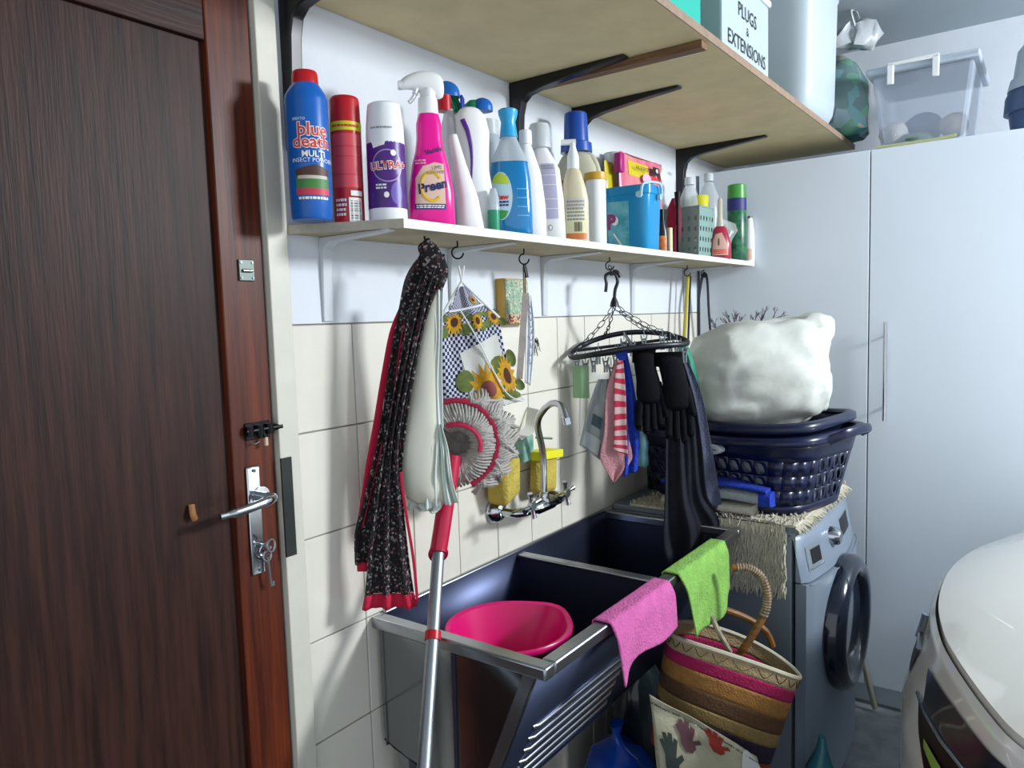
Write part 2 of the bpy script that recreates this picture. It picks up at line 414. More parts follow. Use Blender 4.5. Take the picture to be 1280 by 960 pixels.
# front wall with washboard ribs
def front(u, v, e=0):
    n = V((0, -.33, -.14)).normalized()
    return V((SX0 + .004 + (SX1 - SX0 - .012)*u, lerp(-.404, -.264, v), lerp(.778, .452, v))) + n*e
MB().grid(lambda u, v: front(u, v), 2, 2).build('front_panel', m_ssf, sk, solid=.003)
for k in range(6):
    v = .46 + .085*k
    MB().tube([front(.07, v, -.001), front(.085, v, .004), front(.46, v, .004), front(.475, v, -.001)], .007, 8).build('washboard_rib', mat('stainless_rib', '#9ea3ad', .25, 1), sk, smooth=60)
MB().grid(lambda u, v: V((SX0 + .004 + (SX1-SX0-.012)*u, -.014, lerp(.80, .52, v))), 2, 2).build('back_panel', m_ssd, sk, solid=.002)
MB().add([(SX0, -.012, .535), (SX1-.01, -.012, .535), (SX1-.01, -.262, .458), (SX0, -.262, .458)], [(0,1,2,3)]).build('basin_floor', m_ssd, sk, smooth=0, solid=.003)
for x in (SX0+.02, SX1-.05):
    MB().box((x, -.06, 0), (x+.03, -.03, .53)).build('leg', m_ssr, sk, smooth=0)
    MB().box((x, -.25, 0), (x+.03, -.22, .47)).build('leg', m_ssr, sk, smooth=0)

# pink bowl
m_pink = mat('pink_plastic', '#d00868', .3, sub=.1)
pc = V((.305, -.245, .655))
pb = thing('pink_wash_bowl', 'bright pink round plastic bowl with a spout standing in the near sink', 'bowl', pc, rot=.3)
b = MB(); secs = []; N = 48
prof = [(.0, .075), (.004, .08), (.06, .1), (.115, .117), (.122, .119), (.124, .127), (.121, .129), (.127, .130), (.131, .127), (.128, .118), (.112, .113), (.06, .096), (.008, .076), (.006, .001)]
for (z, r) in prof:
    sec = []
    for k in range(N):
        a = 2*PI*k/N; rr_ = r + (.016*max(0, math.cos(a + .5))**14 if z > .1 else 0)
        sec.append((rr_*math.cos(a), rr_*math.sin(a), z))
    secs.append(sec)
b.loft(secs, caps=False); b.f.append(tuple(range(N))[::-1])
b.build('bowl_body', m_pink, pb, smooth=50)

# faucet
fx = thing('wall_mixer_tap', 'chrome wall mixer tap with swan neck spout over the sink', 'faucet', (.67, -.06, .92), world=True)
FZ = .925
b = MB()
b.tube([(.585, -.001, FZ), (.585, -.006, FZ), (.585, -.02, FZ), (.585, -.03, FZ)], [.034, .033, .026, .014], 28)
b.build('flange', m_chrome, fx, smooth=50)
MB().tube([(.80, -.001, FZ), (.80, -.006, FZ), (.80, -.02, FZ), (.80, -.03, FZ)], [.030, .029, .022, .014], 28).build('flange', m_chrome, fx, smooth=50)
b = MB(); b.tube(path([(.585, -.02, FZ), (.59, -.06, FZ-.001), (.61, -.078, FZ), (.64, -.08, FZ)]), .011, 12)
b.tube(path([(.80, -.02, FZ), (.795, -.06, FZ), (.775, -.078, FZ), (.74, -.08, FZ)]), .011, 12)
b.tube([(.63, -.08, FZ), (.655, -.08, FZ), (.66, -.08, FZ), (.725, -.08, FZ), (.73, -.08, FZ), (.76, -.08, FZ)], [.013, .013, .017, .017, .013, .013], 16)
b.tube([(.692, -.08, FZ), (.692, -.08, FZ+.03), (.692, -.08, FZ+.034)], [.016, .013, .011], 16)
b.build('body', m_chrome, fx, smooth=50)
spb = V((.692, -.08, FZ+.03)); tip = aty(-.20, 708, 524)
top_ = aty(-.16, 688, 503)
MB().tube(path([spb, spb+V((.0, 0, .10)), aty(-.09, 672, 530), aty(-.12, 680, 512), aty(-.15, 691, 504), aty(-.18, 702, 508), tip], 40), .0085, 14).build('spout', m_chrome, fx, smooth=60)
MB().tube([tip + V((-.001, .001, .004)), tip + V((.001, -.002, -.012))], .0105, 16).build('nozzle', m_chrome, fx)
for (px, py, x0, y) in ((664, 632, .645, -.13), (707, 616, .765, -.13)):
    c = aty(-.135, px, py); c0 = V((x0 - .01, -.08, FZ))
    b = MB(); b.tube([c0, c], [.010, .009], 14); b.tube([c + V((0, .004, 0)), c + V((0, -.008, 0))], .011, 14)
    for k in range(4):
        a = k*PI/2 + .25; e = V((math.cos(a), -.1, math.sin(a))); b.tube([c, c + e*.02, c + e*.032], [.0055, .005, .007], 10)
    b.build('cross_handle', m_chrome, fx, smooth=60)

# ================================================================== BOTTLES ON THE SHELF
ZS = 1.5775
def bot(name, label, ct, px, y, top, wpx, extra=0, group=None):
    q = aty(y, px, top); H = q.z - ZS; q2 = aty(y, px, (top + 290)/2)
    t = thing(name, label, ct, (q2.x, y, ZS), face(q2, extra), group)
    return t, H, wpx * pxm(q2)
m_wht = mat('white_plastic', '#e4e6e6', .35, sub=.1)
m_red = mat('red_plastic', '#b3101c', .35)
m_label = mat('white_print', '#e9e9e4', .5)
m_ink = mat('black_print', '#17181c', .5)
def bars(S, u0, u1, v0, v1, t, n=14, vert=True, nm='barcode'):
    random.seed(n); b = MB(); x = 0
    for i in range(n):
        a = i/n; bb = a + random.uniform(.25, .75)/n
        if vert: b.grid(lambda p, q: S(lerp(u0, u1, lerp(a, bb, p)), lerp(v0, v1, q), .0016), 1, 2)
        else: b.grid(lambda p, q: S(lerp(u0, u1, p), lerp(v0, v1, lerp(a, bb, q)), .0016), 2, 1)
    return b.build(nm, m_ink, t)
def lines(S, u0, u1, v0, v1, n, m, t, nm='small_print', eps=.0014):
    b = MB(); random.seed(int(n*7))
    for i in range(n):
        v = lerp(v1, v0, (i + .5)/n); h = abs(v1 - v0)/n*.28; u = u0
        while u < u1 - .002:
            L_ = random.uniform(.003, .008); e = min(u + L_, u1)
            b.grid(lambda p, q, u=u, e=e: S(lerp(u, e, p), v - h + 2*h*q, eps), 1, 1); u = e + .0012
    return b.build(nm, m, t)

# 1 blue insect powder bottle
m_blue = mat('blue_plastic', '#0f5cae', .3, sub=.05)
t, H, W = bot('insect_powder_bottle', 'tall blue insect powder bottle with red cap at the shelf end', 'bottle', 386, -.085, 92, 52)
r = W/2; pr = [(0, r*.9, r*.9), (.004, r*.97, r*.97), (.05, r, r), (H*.80, r, r), (H*.84, r*.97, r*.97), (H*.9, r*.70, r*.70), (H*.915, r*.62, r*.62)]
body(pr).build('body', m_blue, t, smooth=50); S = surf_of(pr)
body([(H*.905, r*.63, r*.63), (H*.985, r*.6, r*.6), (H, r*.55, r*.55)]).build('cap', m_red, t, smooth=35)
text(S, 'blue', .008, H*.585, .030, m_label, t, bold=.0016, wide=1.0); text(S, 'death', .006, H*.505, .0285, m_label, t, bold=.0016)
m_rp = mat('red_print', '#cf2a2a', .5)
text(S, 'blue', .008, H*.585, .030, m_rp, t, bold=.0003, eps=.002); text(S, 'death', .006, H*.505, .0285, m_rp, t, bold=.0003, eps=.002)
text(S, 'MULTI', .008, H*.425, .014, m_label, t, bold=.0003); text(S, 'INSECT POWDER', .008, H*.385, .0095, m_label, t)
text(S, 'EFEKTO', -.014, H*.655, .006, m_label, t)
patch(S, -.024, .034, H*.19, H*.33, mat('label_green', '#3f7a3a', .5), t)
patch(S, -.024, .034, H*.28, H*.355, mat('label_brown', '#4a2c25', .5), t, eps=.0011, shape=[(-.024, H*.28), (.034, H*.28), (.034, H*.33), (.01, H*.358), (-.024, H*.325)])
patch(S, -.02, .030, H*.262, H*.285, mat('label_cream', '#b9b3a3', .5), t, eps=.0013)
patch(S, -.024, .034, H*.155, H*.20, mat('label_pinkred', '#c2364c', .5), t, eps=.0011)
lines(S, -.02, .03, H*.12, H*.15, 1, m_label, t)
# 2 red aerosol
t, H, W = bot('aerosol_can', 'red aerosol can with a yellow band beside the blue powder bottle', 'aerosol', 434, -.085, 124, 38)
r = W/2; pr = [(0, r, r), (H*.79, r, r)]
m_redc = mat('red_can', '#bd1a22', .28, vary=.1, vscale=8)
body([(0, r*.95, r*.95), (.004, r, r), (H*.79, r, r)]).build('body', m_redc, t, smooth=40); S = surf_of(pr)
body([(H*.79, r*.99, r*.99), (H*.97, r*.96, r*.96), (H*.99, r*.93, r*.93), (H, r*.85, r*.85)]).build('cap', m_red, t, smooth=35)
body([(H*.725, r*1.015, r*1.015), (H*.795, r*1.015, r*1.015)]).build('band', mat('lime_yellow', '#c9c81c', .4), t)
lines(S, -.025, .025, H*.745, H*.775, 1, mat('red_print', ''), t, eps=.0015)
patch(S, -.028, .028, H*.28, H*.70, mat('faded_pink_red', '#c8434c', .4), t)
for v in (.38, .52, .60): patch(S, -.028, .028, H*v, H*(v+.004), m_red, t, eps=.0012, nv=1, name='line_print')
patch(S, .0, .024, .002, H*.2, m_label, t, eps=.0012); bars(S, .003, .022, .004, H*.185, t, 14, vert=False)
patch(S, .004, .026, H*.215, H*.255, m_label, t, eps=.0012)
lines(S, -.024, -.004, H*.05, H*.2, 4, m_label, t)
# 3 white and purple can
t, H, W = bot('powder_tub', 'white and purple stain powder tub with white lid', 'tub', 483, -.135, 132, 48)
r = W/2; pr = [(0, r, r), (H*.65, r*.97, r*.97)]
body([(0, r*.97, r*.97), (.003, r, r), (H*.68, r*.97, r*.97)]).build('body', m_wht, t, smooth=40)
m_pur = mat('purple_label', '#4b1c78', .35, vary=.2, vscale=25); S = surf_of([(0, r, r), (H*.68, r*.97, r*.97)])
MB().grid(lambda u, v: S(u*2*PI*r, lerp(H*.12, H*.665, v), .0006), 48, 2).build('purple_sleeve', m_pur, t, smooth=180)
body([(H*.66, r*.99, r*.99), (H*.80, r*.97, r*.97), (H*.96, r*.87, r*.87), (H*.99, r*.84, r*.84), (H, r*.74, r*.74)]).build('lid', m_wht, t, smooth=35)
lines(surf_of([(H*.66, r*.99, r*.99), (H*.8, r*.97, r*.97)]), -.026, .012, H*.765, H*.79, 1, mat('grey_print', '#8d9095', .5), t)
patch(S, -.026, .03, H*.33, H*.60, mat('pale_ring', '#a58fc0', .4), t, shape='oval')
patch(S, -.024, .028, H*.34, H*.59, m_pur, t, shape='oval', eps=.0011)
text(S, 'ULTRA+', .004, H*.465, .0185, m_label, t, bold=.0014, eps=.0016, rot=.06); text(S, 'ULTRA+', .004, H*.465, .0185, m_rp, t, bold=.0002, eps=.0022, rot=.06)
patch(S, -.02, -.002, H*.62, H*.665, m_label, t, eps=.0013, shape=[(-.022, H*.61), (-.002, H*.635), (.0, H*.665), (-.026, H*.665)])
patch(S, .008, .018, H*.545, H*.595, m_label, t, shape='oval', eps=.0015); patch(S, -.006, .003, H*.2, H*.25, m_label, t, shape='oval', eps=.0015)
lines(S, -.02, .0, H*.27, H*.32, 2, m_label, t); patch(S, .006, .028, H*.15, H*.33, mat('lilac_print', '#6a5aa8', .4), t, shape='oval')
# 4 pink spray
m_hot = mat('hot_pink_bottle', '#e2108f', .25, sub=.08)
t, H, W = bot('spray_bottle', 'hot pink stain remover spray bottle with white trigger head', 'spray bottle', 537, -.165, 89, 58, extra=10)
r = W/2; pr = [(0, r*.93, r*.5), (.004, r, r*.55), (H*.22, r*.97, r*.55), (H*.40, r*.78, r*.5), (H*.48, r*.62, r*.46), (H*.56, r*.54, r*.42), (H*.66, r*.53, r*.42), (H*.71, r*.44, r*.38), (H*.72, r*.4, r*.38)]
body(pr, 2.8).build('body', m_hot, t, smooth=60); S = surf_of(pr, 2.8)
body([(H*.715, r*.44, r*.44), (H*.79, r*.42, r*.42), (H*.82, r*.40, r*.38)]).build('collar', m_wht, t, smooth=35)
b = MB(); hd = []
for (x, zc, hh, wd) in ((-r*1.15, H*.895, .006, .006), (-r*1.1, H*.90, .011, .009), (-r*.7, H*.925, .014, .012), (-r*.2, H*.925, .021, .014), (r*.3, H*.905, .026, .015), (r*.62, H*.895, .022, .013), (r*.72, H*.885, .012, .008)):
    hd.append([(x, wd*math.cos(2*PI*k/16), zc + hh*math.sin(2*PI*k/16)) for k in range(16)])
b.loft(hd); b.tube([(0, 0, H*.8), (.002, 0, H*.9)], [r*.38, r*.42], 16)
b.build('trigger_head', m_wht, t, smooth=60, subd=1)
b = MB(); b.tube(path([(-r*.42, 0, H*.90), (-r*.5, 0, H*.86), (-r*.62, 0, H*.82), (-r*.8, 0, H*.79)]), [.0055]*12 + [.004]*13, 8, flat=1.5); b.build('trigger', m_wht, t)
MB().tube([(-r*1.24, 0, H*.895), (-r*1.12, 0, H*.895)], [.008, .009], 12).build('nozzle', m_wht, t)
lab = [(-r*.78, H*.10), (r*.52, H*.115), (r*.50, H*.39), (r*.1, H*.40), (-.006, H*.385), (-r*.40, H*.375), (-r*.72, H*.3)]
patch(S, 0, 0, 0, 0, mat('peach_label', '#d9b8a4', .5), t, shape=lab)
patch(S, -r*.80, r*.52, H*.10, H*.135, mat('navy_label', '#27276b', .5), t, eps=.0012, nv=1); lines(S, -r*.74, r*.46, H*.105, H*.13, 2, m_label, t, eps=.0018)
m_yl = mat('yellow_print', '#d9ad2a', .5)
b = MB(); b.tube([S(-.003 + .019*math.cos(a), H*.245 + .026*math.sin(a), .001) for a in [.6 + 4.9*i/24 for i in range(25)]], .0032, 6, flat=.3); b.build('yellow_swirl', m_yl, t)
text(S, 'Preen', -.002, H*.245, .024, mat('navy_print', '#1e1f5c', .5), t, bold=.0008, rot=.24, shear=.2, eps=.002)
text(S, 'Vanish', .004, H*.475, .013, mat('navy_print', ''), t, bold=.0003, rot=.3, eps=.0016)
text(S, 'LIME', .008, H*.365, .010, mat('pen_grey', '#6d6668', .6), t, rot=.15, eps=.002); text(S, 'REMOVER', .006, H*.335, .008, mat('pen_grey', ''), t, rot=.1, eps=.002)
lines(S, -r*.7, -r*.2, H*.385, H*.42, 2, mat('pale_pink_print', '#f0a8c8', .5), t)
# 5 clear bottle with red cap
m_clr = mat('clear_plastic', '#d5dade', .08, alpha=.32, spec=.8)
t, H, W = bot('clear_bottle', 'clear plastic bottle with red cap behind the pink spray bottle', 'bottle', 563, -.10, 121, 50)
r = W/2; pr = [(0, r*.8, r*.5), (.004, r*.9, r*.55), (H*.4, r*.85, r*.5), (H*.7, r*.55, r*.4), (H*.86, r*.26, r*.26), (H*.9, r*.25, r*.25)]
body(pr, 2.3).build('body', mat('hazy_plastic', '#c9cbd0', .15, alpha=.62), t, smooth=60)
body([(H*.89, r*.36, r*.36, -r*.2, 0), (H, r*.35, r*.35, -r*.2, 0)]).build('cap', m_red, t, smooth=35)
patch(surf_of(pr, 2.3), -.014, .02, H*.06, H*.36, mat('grey_label', '#8e98a4', .4), t)
# slim white bottle leaning forward
t, H, W = bot('slim_bottle', 'slim white bottle with a sloping shoulder right of the pink spray', 'bottle', 582, -.165, 170, 34, extra=20)
r = W/2; pr = [(0, r*.9, r*.6, r*.3, 0), (.004, r, r*.7, r*.3, 0), (H*.35, r*.8, r*.6, r*.1, 0), (H*.7, r*.5, r*.5, -r*.45, 0), (H*.95, r*.34, r*.34, -r*.8, 0), (H, r*.25, r*.25, -r*.8, 0)]
body(pr, 2.4).build('body', m_wht, t, smooth=60)
# 6 toilet cleaner bottle with purple label
t, H, W = bot('toilet_cleaner_bottle', 'tall curved white bottle with purple label left of the blue window cleaner', 'bottle', 596, -.145, 134, 42, extra=15)
r = W/2; pr = [(0, r*.80, r*.6, r*.15, 0), (.004, r*.92, r*.65, r*.15, 0), (H*.25, r*.9, r*.62, r*.1, 0), (H*.5, r*.85, r*.6, -.004, 0), (H*.62, r*.9, r*.6, -.005, 0), (H*.8, r*1.0, r*.6, -.006, 0), (H*.92, r*.92, r*.55, -.01, 0), (H*.97, r*.6, r*.4, -.011, 0), (H*.985, r*.4, r*.3, -.011, 0)]
body(pr, 2.3).build('body', m_wht, t, smooth=70); S = surf_of(pr, 2.3)
b = MB(); b.tube([S(-.022 + .012*math.sin(v*2.6), lerp(H*.88, H*.42, v), .0008) for v in [i/16 for i in range(17)]], [.006 - .004*i/16 for i in range(17)], 8, flat=.25); b.build('purple_label', mat('purple_label', ''), t)
# blue-green dome brush lying on it
m_bl2 = mat('brush_blue', '#1462b4', .35); m_grn = mat('brush_green', '#177a55', .4)
t = thing('scrubbing_brush', 'blue dish brush head with green bristles behind the pink spray trigger', 'brush', aty(-.035, 560, 118), face(aty(-.035, 560, 118), -10))
q = aty(-.09, 560, 118)
b = MB(); b.tube([(0,0,-.215+.02), (0,0,-.03)], [.006, .005], 10); b.build('handle', m_wht, t)
b = MB(); b.loft([ring(max(.004, .03*math.cos(a)), max(.003, .022*math.cos(a)), .0 + .028*math.sin(a), 24, 2, -.004, 0) for a in [i*PI/2/6 for i in range(7)]]); b.loft([ring(.03, .022, -.008, 24, 2, -.004, 0), ring(.03, .022, 0, 24, 2, -.004, 0)])
h = b.build('head', m_bl2, t, smooth=50)
b = MB()
for i in range(46):
    x = random.uniform(-.0, .02); y = random.uniform(-.012, .012); b.tube([(x, y, -.006), (x + .012, y*1.2, -.034 - .008*random.random())], .0011, 4)
b.build('bristles', m_grn, t, kind='stuff')
MB().box((.028, -.014, -.046), (.034, .014, -.006)).build('blue_bristle_tip', mat('deep_blue', '#1b2fa0', .4), t, bevel=.002)
t = thing('scrubbing_brush', 'blue and green brush head above the curved white bottle', 'brush', aty(-.05, 596, 134), face(aty(-.05, 596, 134), 0))
b = MB(); b.loft([ring(max(.003, .024*math.cos(a)), max(.003, .018*math.cos(a)), .0 + .020*math.sin(a), 24, 2, .012, 0) for a in [i*PI/2/6 for i in range(7)]]); b.loft([ring(.024, .018, -.01, 24, 2, .012, 0), ring(.024, .018, 0, 24, 2, .012, 0)])
b.build('head', m_bl2, t, smooth=50)
b = MB(); b.loft([ring(.02, .016, -.01, 20, 2, -.012, 0), ring(.02, .016, .004, 20, 2, -.010, 0), ring(.012, .01, .014, 20, 2, -.006, 0)]); b.build('green_collar', m_grn, t, smooth=50)
MB().tube([(0,0,-.2), (0,0,-.01)], [.006, .006], 10).build('handle', m_wht, t)
# 8 blue window cleaner
t, H, W = bot('window_cleaner_bottle', 'window cleaner bottle of blue liquid with a light blue squeeze cap', 'bottle', 637, -.16, 138, 54, extra=0)
r = W/2; pr = [(0, r*.9, r*.5), (.004, r, r*.55), (H*.2, r*1.0, r*.55), (H*.45, r*.95, r*.52), (H*.6, r*.82, r*.48), (H*.72, r*.5, r*.38), (H*.78, r*.36, r*.32), (H*.8, r*.34, r*.3)]
m_liq = mat('blue_liquid', '#0a78b4', .12, vary=.1, vscale=5, spec=.8)
cut = [p for p in pr if p[0] <= H*.46] + [(H*.58, r*.84, r*.485)]
body(cut, 2.6).build('liquid', m_liq, t, smooth=60)
body([(H*.583, r*.86, r*.50), (H*.60, r*.84, r*.50)] + pr[5:], 2.6).build('body', mat('milky_clear_plastic', '#bcc8d0', .12, alpha=.7), t, smooth=60); S = surf_of(cut, 2.6)
body([(H*.78, r*.42, r*.42), (H*.84, r*.38, r*.38), (H*.9, r*.33, r*.33), (H*.96, r*.44, r*.44), (H*.99, r*.46, r*.46), (H, r*.4, r*.4)]).build('cap', mat('light_blue_cap', '#2d9fd6', .3), t, smooth=35)
patch(S, -r*.95, r*.1, H*.12, H*.5, mat('pale_blue_label', '#b9d6e2', .45), t, shape='oval')
patch(S, 0, 0, 0, 0, mat('lime_label', '#b6cf3a', .45), t, eps=.0014, shape=[(-r*.85, H*.42), (-r*.45, H*.405), (-r*.02, H*.40), (-r*.15, H*.465), (-r*.42, H*.495), (-r*.7, H*.475)])
patch(S, 0, 0, 0, 0, mat('label_green2', '#3f9a4a', .45), t, eps=.0014, shape=[(-r*.75, H*.185), (-r*.45, H*.2), (-r*.1, H*.19), (-r*.25, H*.14), (-r*.45, H*.125), (-r*.62, H*.14)])
text(S, 'view', -r*.4, H*.3, .016, m_rp, t, bold=.0006, eps=.002); lines(S, -r*.8, -r*.05, H*.225, H*.275, 2, mat('navy_print', ''), t, eps=.0018)
for v in (.36, .29, .22, .15): patch(S, r*.3, r*.85, H*v, H*(v+.006), mat('pale_line', '#6db4da', .4), t, nv=1, nu=4, name='line_print')
# small green bottle
t, H, W = bot('soap_bottle', 'narrow clear bottle of green soap left of the blue window cleaner', 'bottle', 617, -.185, 236, 15)
r = W/2; pr = [(0, r*.95, r*.95), (H*.5, r, r)]
body(pr).build('liquid', mat('green_liquid', '#1f8c66', .15), t, smooth=50); body([(H*.5, r, r), (H*.8, r*.95, r*.95), (H*.95, r*.6, r*.6), (H, r*.5, r*.5)]).build('body', mat('milky_clear_plastic', ''), t, smooth=50)
# two tubs behind
for (px, top, wpx, y, lb) in ((611, 152, 30, -.05, 'frosted tub behind the blue window cleaner cap'), (768, 192, 26, -.03, 'pale frosted jar behind the turquoise tub')):
    t, H, W = bot('jar', lb, 'jar', px, y, top, wpx); r = W/2
    body([(0, r*.95, r*.95), (.004, r, r), (H*.86, r, r), (H*.9, r*.9, r*.9)]).build('body', mat('milky_clear_plastic', ''), t, smooth=40)
    body([(H*.88, r*.96, r*.96), (H, r*.94, r*.94)]).build('lid', mat('frost_lid', '#c7ced2', .3, alpha=.8), t, smooth=40)
# 9, 10 white bottles
t, H, W = bot('bleach_bottle', 'narrow white bottle with small cap right of the blue window cleaner', 'bottle', 663, -.16, 164, 34, extra=20)
r = W/2; pr = [(0, r*.9, r*.6, .004, 0), (.004, r, r*.7, .004, 0), (H*.3, r*1.0, r*.7, .003, 0), (H*.6, r*.85, r*.6, -.001, 0), (H*.8, r*.55, r*.5, -.008, 0), (H*.86, r*.4, r*.4, -.009, 0), (H*.88, r*.38, r*.38, -.009, 0)]
body(pr, 2.3).build('body', m_wht, t, smooth=60); body([(H*.87, r*.48, r*.48, -.009, 0), (H*.99, r*.46, r*.46, -.009, 0), (H, r*.4, r*.4, -.009, 0)]).build('cap', m_wht, t, smooth=35)
patch(surf_of(pr, 2.3), -r*.98, -r*.66, H*.2, H*.5, mat('magenta_label', '#8d2058', .4), t)
t, H, W = bot('detergent_bottle', 'broad white detergent bottle with a lilac back label', 'bottle', 682, -.12, 156, 46, extra=0)
r = W/2; pr = [(0, r*.9, r*.5, .003, 0), (.004, r, r*.55, .003, 0), (H*.35, r*.98, r*.55, 0, 0), (H*.62, r*.86, r*.5, -.004, 0), (H*.76, r*.5, r*.4, -.009, 0), (H*.82, r*.3, r*.3, -.011, 0)]
body(pr, 2.6).build('body', m_wht, t, smooth=60); S = surf_of(pr, 2.6)
body([(H*.8, r*.62, r*.62, -.012, 0), (H*.97, r*.58, r*.58, -.012, 0), (H, r*.5, r*.5, -.012, 0)]).build('cap', mat('frost_lid', ''), t, smooth=35)
patch(S, -r*.12, r*.62, H*.2, H*.66, mat('lilac_label', '#aeabc6', .45), t)
for v in (.28, .36, .48, .56): patch(S, -r*.1, r*.6, H*v, H*(v+.005), m_label, t, nv=1, eps=.0014, name='line_print')
lines(S, -r*.1, r*.58, H*.61, H*.65, 2, mat('grey_print', ''), t); patch(S, .002, .012, H*.1, H*.15, mat('grey_print', ''), t, shape='oval'); patch(S, .0035, .0105, H*.107, H*.143, m_wht, t, shape='oval', eps=.0013)
# 11 big bottle with blue cap and moulded handle
m_crm = mat('cream_translucent', '#b9b8a4', .3, sub=.1, vary=.06, vscale=6)
t, H, W = bot('softener_bottle', 'large cream bottle with dark blue cap behind the small spray', 'bottle', 721, -.085, 142, 62)
r = W/2; pr = [(0, r*.9, r*.5), (.004, r, r*.55), (H*.45, r, r*.55), (H*.6, r*.84, r*.5), (H*.68, r*.6, r*.42), (H*.71, r*.42, r*.36)]
body(pr, 2.6).build('body', m_crm, t, smooth=60)
b = MB(); b.tube(path([(r*.2, -.0, H*.72), (r*.62, -.006, H*.66), (r*.82, -.01, H*.56), (r*.88, -.01, H*.42)]), [.010]*25, 12); b.build('grip', m_crm, t, smooth=60)
body([(H*.71, r*.64, r*.64), (H*.775, r*.62, r*.62), (H*.785, r*.5, r*.5), (H*.97, r*.46, r*.46), (H*.99, r*.45, r*.45), (H, r*.38, r*.38)]).build('cap', mat('royal_blue_cap', '#1d4a9e', .3), t, smooth=35)
patch(surf_of(pr, 2.6), -r*.92, -r*.3, H*.34, H*.5, mat('orange_label', '#b5502a', .45), t, shape='oval')
# 12 cream spray bottle with barcode label
m_bge = mat('beige_bottle', '#cfc6a8', .3, sub=.1)
t, H, W = bot('refill_bottle', 'small beige bottle with pale pump nozzle and barcode label', 'bottle', 717, -.17, 172, 36)
r = W/2; pr = [(0, r*.92, r*.6), (.004, r, r*.66), (H*.40, r*1.0, r*.66), (H*.52, r*.85, r*.6), (H*.66, r*.55, r*.5), (H*.72, r*.32, r*.32)]
body(pr, 2.4).build('body', m_bge, t, smooth=60); S = surf_of(pr, 2.4)
body([(H*.70, r*.42, r*.42), (H*.82, r*.4, r*.4), (H*.9, r*.22, r*.22), (H*.97, r*.16, r*.16)]).build('pump', m_wht, t, smooth=35)
b = MB(); b.loft([[(x, .006*math.cos(2*PI*k/10), H*.955 + .007*math.sin(2*PI*k/10)) for k in range(10)] for x in (-.028, -.01, .008)]); b.build('nozzle', m_wht, t)
patch(S, -r*.55, r*.75, H*.08, H*.42, mat('cream_label', '#d6d2a6', .45), t); patch(S, -r*.55, r*.75, H*.32, H*.42, mat('beige_label', '#c9bfae', .45), t, eps=.0012)
patch(S, -r*.85, r*.85, H*.03, H*.085, mat('orange_print', '#c8743a', .45), t, eps=.0012, nv=1)
bars(S, -.0, r*.55, H*.1, H*.19, t, 10); lines(S, -r*.5, r*.7, H*.2, H*.4, 6, mat('grey_print', ''), t)
# 13 white tube with yellow lid
t, H, W = bot('white_canister', 'white canister with yellow screw lid beside the turquoise tub', 'canister', 745, -.16, 217, 25)
r = W/2; body([(0, r*.95, r*.95), (.003, r, r), (H*.9, r, r)]).build('body', m_wht, t, smooth=40)
body([(H*.9, r*1.1, r*1.1), (H*.93, r*1.14, r*1.14), (H, r*1.1, r*1.1)]).build('lid', mat('amber_lid', '#c79a2c', .4), t, smooth=35)
# 14 turquoise tub with handle
m_turq = mat('turquoise_plastic', '#1288bd', .22, sub=.05)
t, H, W = bot('detergent_tub', 'turquoise square tub with a pale folded handle', 'tub', 791, -.115, 236, 62, extra=-22)
r = W/2; pr = [(0, r*.88, r*.70), (.006, r*.92, r*.74), (H*.86, r, r*.8), (H*.87, r*1.05, r*.85), (H*.99, r*1.06, r*.86), (H, r*1.02, r*.83), (H*.97, r*.96, r*.78)]
body(pr, 5, 48).build('body', m_turq, t, smooth=40); S = surf_of(pr, 5)
patch(S, -r*.8, r*.15, H*.1, H*.78, mat('aqua_label', '#3a93a8', .4, c2='#79bdc4', vscale=22), t, nu=16)
text(S, 'P', -r*.62, H*.47, .055, mat('plum_print', '#8c2a68', .4), t, bold=.003, eps=.002); patch(S, -r*.6, -r*.3, H*.42, H*.56, mat('white_print', ''), t, shape='oval', eps=.0015)
MB().tube([S(-r*.52, H*.3, .001), S(-r*.2, H*.12, .001)], .0022, 6, flat=.4).build('white_streak', m_label, t)
m_hd = mat('pale_blue_handle', '#a9cfe0', .3)
b = MB(); b.tube(path([(r*.62, -r*.86, H*.86), (r*.72, -r*.95, H*.84), (r*.82, -r*.9, H*1.0), (r*1.12, -r*.3, H*1.03), (r*1.2, .0, H*.98), (r*1.16, .01, H*.84)]), .0045, 10, flat=.8)
b.tube([(r*.62, -r*.80, H*.85), (r*.62, -r*.93, H*.85)], .009, 14); b.tube([(r*1.06, .005, H*.83), (r*1.17, .005, H*.83)], .009, 14)
b.build('handle', m_hd, t, smooth=60)
# pouch standing in / behind tub
def pouch(name, label, px0, px1, top, bot_, y, m, side=None):
    a = aty(y, px0, bot_); c = aty(y, px1, bot_); tp = aty(y, (px0+px1)/2, top); t = thing(name, label, 'pouch', (a+c)/2, world=True)
    b = MB()
    ss = []
    for k in range(9):
        v = k/8; z = lerp(a.z, tp.z, v); th = .016*math.sqrt(max(.002, 1 - v)) + .001
        ss.append([(lerp(a.x, c.x, .5 + .5*math.copysign(abs(math.cos(2*PI*i/24))**.6, math.cos(2*PI*i/24))), y + th*math.sin(2*PI*i/24) , z + (.004*math.sin(i) if k == 8 else 0)) for i in range(24)])
    b.loft(ss); b.build('pouch_body', m, t, smooth=60); return t, a, c, tp
t, a, c, tp = pouch('refill_pouch', 'pink value pack pouch standing behind the turquoise tub', 775, 828, 199, 300, -.07, mat('pink_foil', '#d98c8f', .3, c2='#c95a7a', vscale=18))
def Sp(u, v, eps=.001): return V((lerp(a.x, c.x, u), -.07 - .0165*math.sqrt(max(.002, 1 - v)) - eps, lerp(a.z, tp.z, v)))
